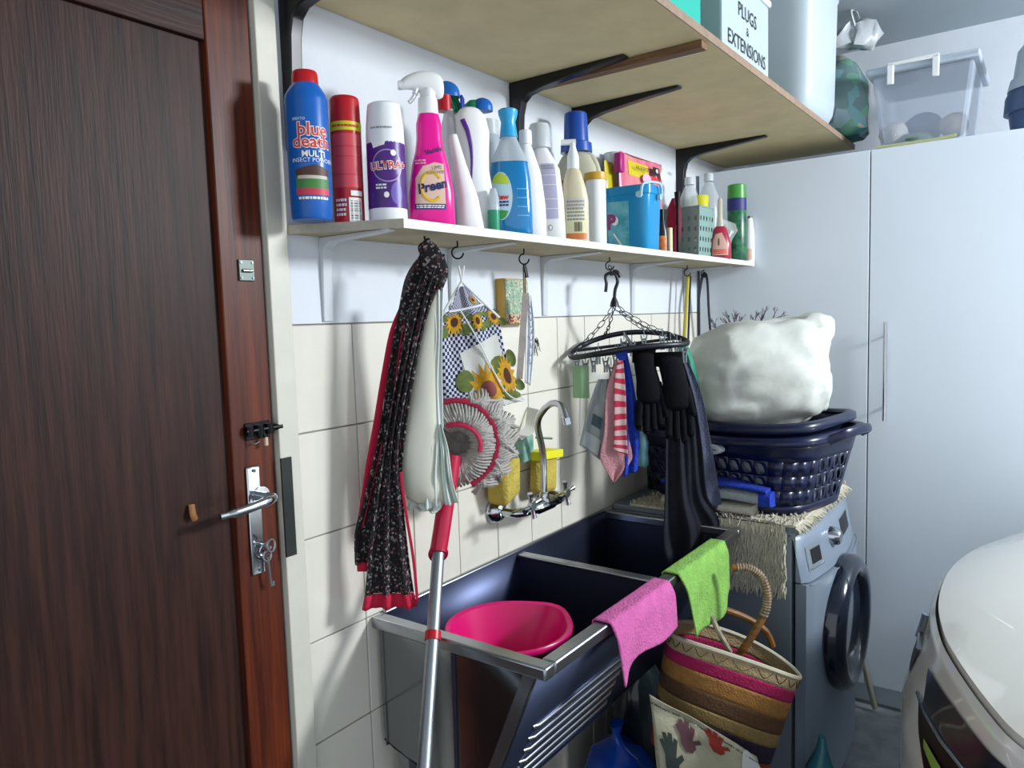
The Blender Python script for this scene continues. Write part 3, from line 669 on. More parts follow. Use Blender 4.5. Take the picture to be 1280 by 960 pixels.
patch(Sp, .16, .62, .76, .93, mat('yellow_label', '#c9b82c', .4), t); text(lambda u, v, e=.002: Sp(.39 + u, .85 + v*10, .003), 'VALUE PACK', 0, 0, .0, m_ink, t) if False else None
SP2 = lambda u, v, e=.002: V((lerp(a.x, c.x, .5) + u, -.0885 - e, lerp(a.z, tp.z, .85) + v))
wd = c.x - a.x
text(SP2, 'VALUE PACK', -wd*.11, .002, .0155, m_ink, t, bold=.0002)
patch(SP2, wd*.14, wd*.30, -.006, .019, m_ink, t); text(SP2, '40', wd*.22, .007, .018, m_label, t, eps=.004, bold=.0004)
patch(SP2, wd*.33, wd*.46, -.015, .016, mat('white_print', ''), t, shape='oval'); patch(SP2, wd*-.1, wd*.1, -.04, -.01, mat('pale_pink_print', ''), t, shape='oval'); patch(SP2, wd*.1, wd*.26, -.03, -.012, mat('red_print', ''), t, shape='oval')
MB().box((a.x - .012, -.083, tp.z - .06), (a.x + .015, -.06, tp.z - .004)).build('side_fold', mat('magenta_foil', '#a81f74', .35), t, bevel=.004)
pouch('refill_pouch', 'plain yellow pouch left of the pink value pack', 757, 778, 205, 300, -.04, mat('yellow_foil', '#c2b22a', .35))
# dark bottle with orange label
t, H, W = bot('polish_bottle', 'small dark bottle with orange label right of the turquoise tub', 'bottle', 827, -.14, 262, 15)
r = W/2; pr = [(0, r, r*.8), (H*.5, r, r*.8), (H*.75, r*.5, r*.5)]
body(pr).build('body', mat('dark_plastic', '#1a1d24', .3), t, smooth=50); body([(H*.75, r*.55, r*.55), (H, r*.5, r*.5)]).build('cap', m_blk, t, smooth=35)
patch(surf_of(pr), -r*.9, r*.9, .004, H*.42, mat('orange_yellow_label', '#c98a3a', .45, c2='#b04a30', vscale=60), t)
t, H, W = bot('tube_bottle', 'slim pale tube squeezed between dark bottle and sage basket', 'tube', 837, -.15, 285, 7)
body([(0, W/2, W/2), (H, W/2, W/2)]).build('body', mat('cream_label', ''), t)

# ------------------------------------------------------------------ perforated baskets
def perforated(b, fn, nu, nv, hole=.3, slant=0, rows=None, mu=.0, ph=.0):
    """cells nu x nv over (u,v) 0..1; each has a rounded hole; fn maps to the room"""
    for j in range(nv):
        for i in range(nu):
            u0, u1, v0, v1 = i/nu, (i+1)/nu, j/nv, (j+1)/nv
            uc, vc = (u0+u1)/2, (v0+v1)/2; du, dv = (u1-u0)/2, (v1-v0)/2
            outer = [(-1,-1),(0,-1),(1,-1),(1,0),(1,1),(0,1),(-1,1),(-1,0)]
            hx, hy = (hole if not isinstance(hole, tuple) else hole[0]), (hole if not isinstance(hole, tuple) else hole[1])
            inner = [(-.8*hx,-.8*hy),(0,-hy),(.8*hx,-.8*hy),(hx,0),(.8*hx,.8*hy),(0,hy),(-.8*hx,.8*hy),(-hx,0)]
            inner = [(x - slant*y, y) for x, y in inner]
            vs = [fn(uc + du*x, vc + dv*y) for x, y in outer] + [fn(uc + du*x, vc + dv*y) for x, y in inner]
            b.add(vs, [(k, (k+1) % 8, 8 + (k+1) % 8, 8 + k) for k in range(8)])
m_sage = mat('sage_plastic', '#7d9a94', .4)
q = aty(-.115, 862, 290); t = thing('shelf_basket', 'small sage green perforated basket at the right end of the shelf', 'basket', (q.x, -.115, ZS), face(q, -25))
wb, db, hb = .062, .058, aty(-.115, 862, 262).z - ZS
def sq(u, v, wx, wy):       # walk round a square, u 0..1
    s_ = (u % 1)*4; k = int(s_) % 4; f = s_ - int(s_)
    g_ = .86 + .14*v
    c_ = [(-1,-1),(1,-1),(1,1),(-1,1)]; a0 = c_[k]; a1 = c_[(k+1) % 4]
    return V((lerp(a0[0], a1[0], f)*wx*g_, lerp(a0[1], a1[1], f)*wy*g_, v*hb))
b = MB(); perforated(b, lambda u, v: sq(u, .08 + v*.8, wb, db), 20, 4, (.48, .48))
b.grid(lambda u, v: sq(u, v*.08, wb, db), 20, 1); b.grid(lambda u, v: sq(u, .88 + v*.12, wb, db), 20, 1); b.add([(-wb*.86,-db*.86,0),(wb*.86,-db*.86,0),(wb*.86,db*.86,0),(-wb*.86,db*.86,0)], [(0,1,2,3)])
b.build('basket_wall', m_sage, t, smooth=0, solid=.0022)
b = MB(); b.tube([sq(u/40, 1, wb, db) for u in range(40)], .003, 6, closed=True); b.build('rim', m_sage, t)
bx, by = q.x, -.115
t2 = thing('plastic_bag', 'crumpled clear bag stuffed inside the sage green basket', 'bag', (bx, by, ZS + .004), face(q, 0))
b = MB(); b.loft([ring(.034*s_, .034*s_, z, 24) for z, s_ in ((0, .8), (.02, 1.2), (.05, 1.25), (.075, .9), (.085, .3))])
b.v = [p + V((noise.noise(p*60), noise.noise(p*60 + V((5,0,0))), noise.noise(p*60 + V((0,7,0)))))*.012 for p in b.v]
b.build('bag', mat('clear_film', '#dfe6e6', .15, alpha=.3), t2, smooth=40)
def upright(name, label, ct, px, top, wpx, y, prof, m, capm=None, capf=.15, z0=.004, extra=0, e=2.0, alpha=None):
    q = aty(y, px, top); zz = ZS + z0; H = q.z - zz; q2 = aty(y, px, (top+290)/2)
    t = thing(name, label, ct, (q2.x, y, zz), face(q2, extra)); r = wpx*pxm(q2)/2
    p = [(H*a, r*b_, r*b_*.85) for a, b_ in prof]; body(p, e).build('body', m, t, smooth=50)
    if capm: body([(H*(1-capf), r*prof[-1][1]*1.15, r*prof[-1][1]*1.15), (H*.99, r*prof[-1][1]*1.1, r*prof[-1][1]*1.1), (H, r*prof[-1][1], r*prof[-1][1])]).build('cap', capm, t, smooth=35)
    return t, H, r, p
m_frost = mat('frosted_clear', '#c4ccd0', .2, alpha=.5)
upright('empty_bottle', 'clear empty bottle with white cap at the back of the sage basket', 'bottle', 862, 222, 30, -.10, [(0, .7), (.5, .95), (.75, .8), (.9, .35)], m_frost, mat('frost_lid', ''), .09)
upright('empty_bottle', 'taller clear bottle with white cap right of the yellow cap', 'bottle', 886, 217, 30, -.12, [(0, .7), (.5, .95), (.72, .85), (.9, .35)], m_frost, mat('frost_lid', ''), .09, extra=0)
t, H, r, p = upright('aerosol_can', 'white aerosol can with lemon yellow cap standing in the sage basket', 'aerosol', 875, 245, 23, -.128, [(0, .9), (.65, .95)], m_wht, None)
body([(H*.64, r, r*.95), (H*.98, r*.92, r*.9), (H, r*.85, r*.8)]).build('cap', mat('lemon_cap', '#c6c436', .35), t, smooth=35)
t, H, r, p = upright('bottle_brush', 'short black brush handle poking out of the sage basket', 'brush', 847, 240, 8, -.12, [(0, .5), (.7, .5), (1, 1)], m_blk)
t, H, r, p = upright('cloth_bundle', 'dark maroon cloth tucked in the left of the sage basket', 'cloth', 843, 248, 20, -.10, [(0, .5), (.6, .9), (.85, .8), (1, .3)], mat('maroon_cloth', '#7b1838', .8, bump=.3))
MB().tube([V((bx + .10 + .016*math.cos(a), -.075, aty(-.075, 900, 224).z + .003*math.sin(a))) for a in [2*PI*i/20 for i in range(20)]], .0016, 6, closed=True).build('bottle_ring', mat('frost_lid', ''), None) and None
tag(bpy.data.objects['bottle_ring'], 'thin clear plastic ring hooked beside the tall empty bottle', 'ring')
# red spray bottle
t, H, W = bot('soap_pump_bottle', 'red triangular label bottle with clear pump near the shelf end', 'bottle', 900, -.195, 248, 27, extra=0)
r = W/2; pr = [(0, r*.95, r*.6), (.003, r, r*.65), (H*.25, r*.98, r*.6), (H*.5, r*.6, r*.45), (H*.54, r*.35, r*.3)]
body(pr, 2.3).build('body', mat('raspberry_bottle', '#a12742', .3), t, smooth=60); S = surf_of(pr, 2.3)
patch(S, 0, 0, 0, 0, mat('pinkish_label', '#c9a18f', .45), t, shape=[(-r*.72, H*.06), (r*.72, H*.06), (r*.7, H*.22), (r*.15, H*.43), (-r*.4, H*.41), (-r*.65, H*.3)])
text(S, '1', -r*.12, H*.27, .034, m_ink, t, eps=.002); lines(S, -r*.6, r*.6, H*.08, H*.16, 3, mat('red_print', ''), t)
body([(H*.53, r*.36, r*.32), (H*.6, r*.3, r*.3), (H*.65, r*.25, r*.25), (H*.97, r*.22, r*.22), (H, r*.15, r*.15)]).build('pump', mat('amber_clear', '#c9c2b0', .2, alpha=.7), t, smooth=35)
# clear bag with green, green can, tube
t, H, r, p = upright('aerosol_can', 'navy and green aerosol can with bright green cap at the shelf end', 'aerosol', 921, 231, 23, -.192, [(0, .97), (.01, 1), (.8, 1), (.82, .9)], mat('navy_green_can', '#173a35', .3, c2='#2b7a4c', vscale=40), None, z0=0)
body([(H*.66, r*1.01, r*.87), (H*.82, r*1.01, r*.87)]).build('navy_band', mat('navy_label', ''), t); body([(H*.82, r*1.0, r*.86), (H*.99, r*.96, r*.83), (H, r*.8, r*.7)]).build('cap', mat('grass_green', '#3f8f3a', .35), t, smooth=35)
t = thing('plastic_bag', 'crumpled clear bag with green print beside the red soap bottle', 'bag', (aty(-.195, 912, 300).x, -.17, ZS), face(aty(-.2, 912, 300)))
b = MB(); b.loft([ring(w_, d_, z, 32, 2, cx_, 0) for z, w_, d_, cx_ in ((0, .022, .02, -.012), (.03, .028, .022, -.01), (.07, .035, .02, 0), (.1, .05, .012, .004), (.125, .042, .008, 0), (.15, .012, .004, -.02))])
b.v = [p + V((noise.noise(p*45), noise.noise(p*45 + V((5,0,0))), noise.noise(p*45 + V((0,7,0)))))*.01*min(1, p.z/.03) for p in b.v]
b.build('bag', mat('clear_film', ''), t, smooth=40)
MB().loft([ring(.016, .013, z, 16, 3, -.006, 0) for z in (.001, .06)]).build('green_wrapper', mat('green_liquid', ''), t)
t, H, r, p = upright('hand_cream_tube', 'small white tube at the very end of the shelf', 'tube', 937, 273, 12, -.213, [(0, 1), (.6, 1), (.8, .8), (1, .6)], m_wht, None, z0=0)
patch(surf_of(p), -r*.6, r*.6, H*.05, H*.3, mat('peach_label', ''), t); body([(H*.8, r*.5, r*.5), (H*1.05, r*.45, r*.45)]).build('cap', mat('grey_zinc', ''), t)

# ================================================================== THINGS HANGING UNDER THE SHELF
def fabric_flecks(name, base, cols, scale=260):
    m = bpy.data.materials.new(name); m.use_nodes = True; nt = m.node_tree; b = nt.nodes['Principled BSDF']; b.inputs['Roughness'].default_value = .9
    tc = nt.nodes.new('ShaderNodeTexCoord'); vo = nt.nodes.new('ShaderNodeTexVoronoi'); vo.inputs['Scale'].default_value = scale
    nt.links.new(tc.outputs['Object'], vo.inputs['Vector']); sp = nt.nodes.new('ShaderNodeSeparateColor'); nt.links.new(vo.outputs['Color'], sp.inputs[0])
    r = nt.nodes.new('ShaderNodeValToRGB'); r.color_ramp.interpolation = 'CONSTANT'; nt.links.new(sp.outputs[0], r.inputs[0])
    r.color_ramp.elements[0].color = (*srgb(base), 1); r.color_ramp.elements[1].position = .46; r.color_ramp.elements[1].color = (*srgb(cols[0]), 1)
    for i, c in enumerate(cols[1:]):
        e = r.color_ramp.elements.new(.60 + i*.4/len(cols[1:])*.95); e.color = (*srgb(c), 1)
    nt.links.new(r.outputs[0], b.inputs['Base Color']); MATS[name] = m; return m
m_flor = fabric_flecks('floral_black_cloth', '#0c0a0d', ['#141013', '#7b706e', '#0c0a0d', '#5c2536', '#34392f', '#8b807c', '#100c10'], 270)
m_rtrim = mat('red_trim_cloth', '#b31238', .85, bump=.1, bscale=90)
# --- scarf / apron with red trim
D = lambda px, py, y: aty(y, px, py)
t = thing('floral_scarf', 'black floral scarf with red edging hanging from the leftmost hook', 'scarf', HK['scarf'] - V((0,0,.3)), world=True)
B0 = (.20, -.15)
def q_(px, py, off=0): p = pl(px, py, .19 + off*.0, -.145 - off, -48); return p
Ls = [q_(527, 316), q_(508, 345), q_(499, 385), q_(491, 430), q_(480, 500), q_(470, 560), q_(456, 620), q_(444, 665), q_(444, 705)]
Rs = [q_(556, 318), q_(550, 352), q_(534, 395), q_(526, 430), q_(513, 500), q_(505, 560), q_(500, 620), q_(488, 665), q_(478, 705)]
S = sheet_fn(Ls, Rs, [(.007, 2.2, .4, .6), (.004, 4, 1.2, .5)], .006, 3)
sheet(S, 'outer_layer', m_flor, t)
Ls = [q_(535, 322, .012), q_(515, 380, .012), q_(500, 450, .014), q_(484, 540, .014), q_(470, 630, .016), q_(462, 690, .016), q_(457, 742, .016)]
Rs = [q_(556, 322, .012), q_(534, 390, .012), q_(515, 470, .014), q_(500, 560, .014), q_(505, 640, .016), q_(511, 700, .016), q_(517, 742, .016)]
S = sheet_fn(Ls, Rs, [(.008, 2.6, 2.0, .5), (.004, 5, .2, .5)], .006, 8)
sheet(S, 'front_layer', m_flor, t)
bt = lambda u, v: S(u, 1, .003) + V((0, 0, -.028*v)) + (S(1, 1) - S(0, 1)) * (u - .5) * .14 * v
MB().grid(bt, 30, 3).build('red_hem', m_rtrim, t, smooth=180, solid=.002)
Le = [q_(499, 385, -.006), q_(487, 415, -.006), q_(478, 460, -.006), q_(468, 520, -.006), q_(456, 590, -.006), q_(446, 660, -.006)]
Re = [p + (q_(516, 385) - q_(503, 385)) * k for p, k in zip(Le, (.6, 1.3, 1.5, 1.5, 1.1, .6))]
sheet(sheet_fn(Le, Re, [(.002, 1, 0)]), 'red_edging', m_rtrim, t, nu=8)
Le = [q_(499, 590, .020), q_(501, 610, .022), q_(507, 650, .024), q_(515, 700, .024), q_(520, 752, .024)]
Re = [p + V((.004, -.004, 0)) for p in Le]
sheet(sheet_fn(Le, Re), 'red_edging', m_rtrim, t, nu=4)
MB().grid(lambda u, v: lerp(q_(446, 703, -.002), q_(459, 703, -.002), u) + V((0, 0, -.018*v)), 4, 2).build('red_hem', m_rtrim, t, solid=.002)
# knot at the hook
b = MB(); c = q_(542, 328, .008)
b.loft([[(c + V((.019*math.cos(a)*s_, -.019*math.cos(a)*s_ + .012*math.sin(a)*s_, z - .014*math.cos(a)))) for a in [2*PI*k/24 for k in range(24)]] for z, s_ in ((.034, .25), (.03, .6), (.012, .95), (-.012, 1.0), (-.03, .7), (-.045, .45))])
b.v = [p + V((noise.noise(p*40), noise.noise(p*40 + V((3,0,0))), noise.noise(p*40 + V((0,9,0)))))*.008 for p in b.v]
b.build('gathered_top', m_flor, t, smooth=180, subd=1)
# --- white carrier-bag roll (bag of bags)
m_bagw = mat('milky_bag', '#c9c9b8', .35, sub=.15, vary=.06, vscale=5)
t = thing('stuffed_white_bag', 'long milky white bag stuffed full and hanging between scarf and sunflower bag', 'bag', q_(530, 500), world=True)
def w_(px, py, y=0): return pl(px, py, .25, -.175 - y, -54)
outline = [(358, 541, 553), (365, 533, 555), (400, 523, 553), (450, 512, 552), (500, 503, 552), (540, 497, 552), (575, 492, 553), (600, 496, 560), (618, 506, 566), (630, 520, 560)]
b = MB(); secs = []
for i, (py, x0, x1) in enumerate(outline):
    a, c = w_(x0, py), w_(x1, py); m_ = (a + c)/2; h = (c - a)/2; dn = V((-h.y, h.x, 0)).normalized(); dd = min(h.length*.8, .034)
    secs.append([m_ + h*math.cos(2*PI*k/28) + dn*dd*math.sin(2*PI*k/28) for k in range(28)])
b.loft(secs); b.v = [p + V((noise.noise(p*22), noise.noise(p*22 + V((3,0,0))), .3*noise.noise(p*30)))*.007 for p in b.v]
b.build('bag_body', m_bagw, t, smooth=180, subd=1)
m_wb2 = mat('white_bag_edge', '#dfe6e2', .3, alpha=.92)
Lf = [w_(541, 360, .012), w_(545, 420, .024), w_(540, 480, .03), w_(541, 535, .03)]; Rf = [w_(554, 358, .012), w_(553, 420, .024), w_(553, 480, .03), w_(554, 535, .03)]
sheet(sheet_fn(Lf, Rf, [(.003, 2, .3)]), 'white_side_fold', m_wb2, t)
Lf = [w_(543, 530, .034), w_(540, 560, .036), w_(535, 600, .036), w_(532, 636, .036)]; Rf = [w_(552, 530, .034), w_(560, 560, .036), w_(566, 600, .036), w_(574, 628, .036)]
S = sheet_fn(Lf, Rf, [(.008, 3.2, .2, .2), (.004, 7, 1, .2)], .008, 5)
sheet(S, 'gathered_tail', mat('pale_green_white_film', '#ccd8cf', .25, alpha=.9), t, nu=60)
Lf = [w_(505, 612, .0), w_(512, 626, .002), w_(510, 636, .002)]; Rf = [w_(548, 612, .03), w_(552, 632, .03), w_(545, 641, .03)]
sheet(sheet_fn(Lf, Rf, [(.007, 2.5, 1.2, .3)], .01, 2), 'torn_bottom_edge', mat('pale_green_white_film', ''), t)
# --- sunflower cloth bag on a hanger
def gingham():
    m = bpy.data.materials.new('gingham'); m.use_nodes = True; nt = m.node_tree; b = nt.nodes['Principled BSDF']; b.inputs['Roughness'].default_value = .9
    tc = nt.nodes.new('ShaderNodeTexCoord'); mp = nt.nodes.new('ShaderNodeMapping'); mp.inputs['Scale'].default_value = (26, 62, 1)
    ch = nt.nodes.new('ShaderNodeTexChecker'); ch.inputs['Scale'].default_value = 1
    ch.inputs['Color1'].default_value = (*srgb('#15183a'), 1); ch.inputs['Color2'].default_value = (*srgb('#b9bccb'), 1)
    nt.links.new(tc.outputs['UV'], mp.inputs[0]); nt.links.new(mp.outputs[0], ch.inputs['Vector']); nt.links.new(ch.outputs[0], b.inputs['Base Color']); MATS['gingham'] = m; return m
m_gin = gingham()
t = thing('sunflower_cloth_bag', 'blue gingham cloth peg bag printed with yellow sunflowers', 'bag', HK['bag'] - V((0,0,.2)), world=True)
def s_(px, py, o=0): return pl(px, py, .46, -.115 - o, -30)
L1 = [s_(572, 358), s_(563, 385), s_(552, 400), s_(552, 450), s_(553, 500), s_(556, 525)]
R1 = [s_(582, 358), s_(600, 378), s_(622, 395), s_(632, 440), s_(645, 485), s_(656, 500)]
S = sheet_fn(L1, R1, [(.006, 1.6, .5, .3), (.003, 3.3, 1.0, .3)], .005, 4)
sheet(S, 'cloth', m_gin, t, nu=50, nv=60)
m_cw = mat('white_cloth_print', '#c4c4bd', .9); m_sy = mat('sunflower_yellow', '#c79a1c', .9, c2='#a9741a', vscale=60); m_sb = mat('sunflower_brown', '#4a2a1c', .9); m_sg = mat('leaf_green_print', '#5d6b35', .9, vary=.3, vscale=50); m_spk = mat('sunflower_heart', '#8a4a48', .9)
patch(S, .0, .0, .0, .0, m_cw, t, 'white_print', .0022, shape=[(.28, .58), (.92, .50), (.97, .74), (1.0, .985), (.3, .985), (.42, .80)])
def flower(u, v, ru, rv, heart=m_sb, leaves=True):
    if leaves:
        for a in (2.6, 3.5, 5.6, .5):
            cu_, cv_ = u + ru*1.15*math.cos(a), v + rv*1.15*math.sin(a)
            patch(S, cu_ - ru*.5, cu_ + ru*.5, cv_ - rv*.38, cv_ + rv*.38, m_sg, t, 'leaf', .0028, shape='oval')
    n = 15; poly = []
    for k in range(n):
        for f, rr_ in ((0, .62), (.5, 1.0)):
            a = 2*PI*(k + f)/n; poly.append((u + ru*rr_*math.cos(a), v + rv*rr_*math.sin(a)))
    patch(S, 0, 0, 0, 0, m_sy, t, 'sunflower', .0034, shape=poly)
    patch(S, u - ru*.36, u + ru*.36, v - rv*.36, v + rv*.36, heart, t, 'sunflower_heart', .004, shape='oval')
flower(.22, .42, .17, .085); flower(.82, .16, .13, .05, leaves=False); flower(.92, .40, .12, .07); flower(.60, .42, .1, .07)
flower(.62, .78, .27, .15, m_spk); flower(.93, .72, .14, .12); flower(.12, .93, .14, .05, leaves=False)
b = MB(); e0 = [S(.02, .27, .003), S(.3, .268, .005), S(.7, .245, .005), S(.99, .235, .003)]; b.tube(path(e0), .0028, 8); b.build('white_piping', mat('white_cord', '#d8dad8', .8), t)
b = MB(); b.tube(path([S(.33, .30, .006), S(.55, .52, .008), S(.82, .80, .008), S(.95, 1.0, .006)]), .0016, 6); b.build('white_piping', mat('white_cord', ''), t)
b = MB(); ap = s_(577, 352); b.tube([s_(573, 332), ap], .0022, 6); b.tube([s_(580, 332), ap], .0022, 6); b.tube([ap, s_(550, 398)], .003, 8); b.tube([ap, s_(600, 374), s_(624, 397)], .003, 8)
b.build('hanger', mat('white_cord', ''), t)
# --- mop, head up
m_mop = mat('mop_cotton', '#a8a49e', .95, vary=.15, vscale=80, bump=.4, bscale=200)
m_mopb = mat('mop_band_red', '#a5163f', .7, bump=.2, bscale=120)
foot = V((.068, -.215, .0)); 
t = thing('string_mop', 'grey string mop standing head up with red collar and steel pole', 'mop', foot, world=True)
p1 = pl(548, 690, .235, -.135); p2 = atx(.142, 541, 795); dirp = (p1 - p2).normalized(); base = p1 - dirp*((p1.z - .012)/dirp.z)
MB().tube([base, p1 + dirp*.02], .0125, 16).build('pole', mat('brushed_aluminium', '#9aa0a5', .45, 1), t)
MB().tube([p2 - dirp*.008, p2 + dirp*.008], .0155, 16).build('red_clip', m_red, t)
pt = pl(566, 570, .30, -.115)
b = MB(); b.tube(path([p1 - dirp*.004, p1 + dirp*.004, lerp(p1, pt, .25), lerp(p1, pt, .5), pt], 24), [.020, .0205, .0195, .0185, .0182, .018, .018] + [.0175]*18, 18)
b.build('collar', mat('red_plastic_glossy', '#b3123c', .3), t, smooth=50)
# mop head: string loops between an inner and an outer red band
C0 = pl(572, 553, .33, -.105)
ex = (pl(640, 553, .33, -.105) - C0); ex.z = 0; ex.normalize(); ez = V((0, 0, 1)); en = ex.cross(ez); 
if en.dot(CP - C0) < 0: en = -en
px_ = pxm(C0)
def hp(a, R_, h): # polar point in the head's disc, pixel-like radii
    return C0 + ex*(math.cos(a)*R_[0]*px_) + ez*(math.sin(a)*R_[1]*px_) + en*h
b = MB(); n = 62
for i in range(n):
    a = -2.2 + 4.3*i/n; j = random.uniform(-1, 1); pts = []
    for k in range(8):
        f = k/7; R_ = (lerp(16, 50, f) + j, lerp(16, 54, f) + j); h = .010 + .024*math.sin(f*PI) + random.uniform(-.002, .002)
        pts.append(hp(a + .16*math.sin(f*2.6 + i*.21), R_, h))
    b.tube(pts, .0031, 5)
o = b.build('cotton_strings', m_mop, t, smooth=180, kind='stuff')
b = MB()
for i in range(84):
    a = -1.15 + 2.5*i/84; pts = []; L_ = 74 + 4*math.sin(i*.9)
    for k in range(9):
        f = k/8; R_ = (lerp(49, L_, f), lerp(53, L_*.92, f)); h = .014 + .008*math.sin(f*PI) - .035*f*f + random.uniform(-.0025, .0025)
        pts.append(hp(a + .09*math.sin(f*4.5 + i*.35) - .12*f, R_, h))
    b.tube(pts, .0033, 5)
b.build('cotton_fringe', m_mop, t, smooth=180, kind='stuff')
b = MB(); b.tube([hp(a, (50, 54), .018) for a in [-1.25 + 3.1*i/40 for i in range(41)]], .0058, 8, flat=.6); b.build('outer_band', m_mopb, t)
b = MB(); b.tube([hp(a, (30, 26), .036) for a in [-.35 + 2.3*i/24 for i in range(25)]], .0068, 8, flat=.6); b.build('inner_band', m_mopb, t)
b = MB(); b.loft([[hp(2*PI*k/24, (r_*.9, r_), h) for k in range(24)] for r_, h in ((46, -.025), (52, -.005), (42, .006), (12, .008))]); b.build('cotton_core', mat('mop_core', '#6e6866', .95, vary=.3, vscale=60, bump=.5), t, smooth=60)
# --- small wooden ornament on the wall
a_ = aty(-.002, 636, 377); t = thing('mosaic_plaque', 'small square mosaic plaque on a thick wooden block', 'plaque', (a_.x, -.012, a_.z))
w2 = .047; b = MB(); b.box((-.052, -.014, -.058), (.050, .011, .056)); b.build('block', mat('plaque_wood', '#b8923f', .6), t, bevel=.002)
MB().box((-.049, -.017, -.055), (.047, -.014, .053)).build('mosaic_face', fabric_flecks('mosaic', '#8fa890', ['#b9b59a', '#5f8a76', '#c9c3ab', '#7d8f8a', '#9fb49a'], 240), t)
MB().box((-.049, -.0185, -.055), (.047, -.0165, -.032)).build('mosaic_border', fabric_flecks('mosaic_red', '#c2b59a', ['#8f2a22', '#b9a88a', '#2b2422', '#c0604a'], 220), t)
# --- thin wooden lath with leather loop, and paper sheet
t = thing('wooden_lath', 'thin pale wooden lath hanging by a string near the plaque', 'lath', HK['ruler'] - V((0,0,.2)), world=True)
def r_(px, py, o=0): return pl(px, py, .66, -.10 - o, -50)
b = MB(); a, c = r_(657, 366), r_(649, 474); d = (r_(663, 366) - r_(657, 366)); b.loft([[a - d*.6, a + d*.7, a + d*.7 + V((.002,.002,0)), a - d*.6 + V((.002,.002,0))], [c - d*.6, c + d*.7, c + d*.7 + V((.002,.002,0)), c - d*.6 + V((.002,.002,0))]])
b.build('lath', mat('pale_wood', '#a89f97', .7, vary=.15, vscale=30), t, smooth=0)
b = MB(); b.tube([r_(654, 334), r_(655, 366)], .0016, 6); b.tube([r_(656, 334), r_(657, 366)], .0016, 6); b.build('string', mat('string_tan', '#7d6a4c', .9), t)
b = MB(); b.tube([r_(655, 330, .004), r_(659, 347, .004)], .006, 8, flat=.5); b.build('black_clip', m_blk, t)
t = thing('folded_paper', 'folded white paper with blue pen marks hanging behind the lath', 'paper', r_(664, 420), world=True)
S = sheet_fn([r_(658, 366, -.006), r_(657, 420, -.006), r_(656, 478, -.006)], [r_(664, 370, -.01), r_(668, 420, -.012), r_(663, 482, -.01)], [(.002, 2, 0)])
sheet(S, 'sheet', mat('white_paper', '#d3d9df', .7), t, nu=10, nv=20); b = MB()
for k in range(9): b.tube(path([S(.3 + .4*random.random(), .15 + .07*k, .002), S(.6, .2 + .07*k, .002), S(.9, .1 + .08*k, .002)], 8), .0006, 4)
b.build('pen_marks', mat('pen_blue', '#39507e', .6), t)
t = thing('dark_rag_tuft', 'small tuft of black threads pinned beside the hanging paper', 'tuft', aty(-.02, 668, 430), world=True)
b = MB(); c = aty(-.02, 667, 428)
for k in range(26):
    a = random.uniform(0, 2*PI); r0 = random.uniform(.01, .03); b.tube(path([c, c + V((r0*.5*math.cos(a), -.004, r0*.5*math.sin(a))), c + V((r0*.6*math.cos(a) + .01, -.002, r0*math.sin(a) - .02))], 5), .0009, 4)
b.build('threads', mat('black_thread', '#181a26', .9), t, kind='stuff')

# ================================================================== ON THE TAP
def slab(name, label, ct, c, sx, sy, sz, m, rot=(0,0,0), bev=.006, dots=0, **k):
    t = thing(name, label, ct, c); t.rotation_euler = rot
    b = MB(); b.box((-sx/2, -sy/2, -sz/2), (sx/2, sy/2, sz/2)); b.build('block', m, t, bevel=bev, **k); return t
m_spy = mat('yellow_sponge', '#b9a548', .95, vary=.18, vscale=22, bump=.5, bscale=140)
c = aty(-.05, 634, 600); t = slab('yellow_sponge', 'thick dull yellow sponge leaning behind the tap body', 'sponge', (c.x, -.040, c.z), .088, .055, .105, m_spy, (0.15, -.25, .15), .012)
c = aty(-.05, 684, 590)
t = slab('dish_sponge', 'rounded tan sponge with bright yellow top right of the tap neck', 'sponge', (c.x + .004, -.036, c.z - .005), .10, .04, .105, m_spy, (0, .1, .1), .016)
MB().box((-.078, -.03, .040), (.056, .022, .062)).build('yellow_edge', mat('bright_yellow_foam', '#d6d01c', .8), t, bevel=.003)
c = aty(-.03, 654, 560); slab('green_scourer', 'small teal green scouring pad tucked behind the yellow sponge', 'scourer', (c.x, -.03, c.z), .052, .035, .066, mat('teal_scourer', '#3f8070', .9, c2='#8fb0a5', vscale=30), (0, 0, .1), .004)
t = thing('white_scoop', 'curved white plastic scoop resting above the sponges', 'scoop', aty(-.04, 660, 525), world=True)
L = [aty(-.05, 652, 550), aty(-.05, 668, 540), aty(-.045, 672, 528), aty(-.04, 674, 512)]; R = [aty(-.05, 650, 545), aty(-.04, 660, 536), aty(-.03, 662, 526), aty(-.02, 664, 510)]
sheet(sheet_fn(L, [p + V((.012, .02, .0)) for p in R], [(.001, .5, 0)]), 'scoop', mat('ivory_plastic', '#c9c8be', .4), t, thick=.003)
b = MB(); b.tube([aty(-.045, 670, 547), aty(-.06, 690, 548)], .003, 8); b.build('scoop_handle', mat('grey_zinc', ''), t)

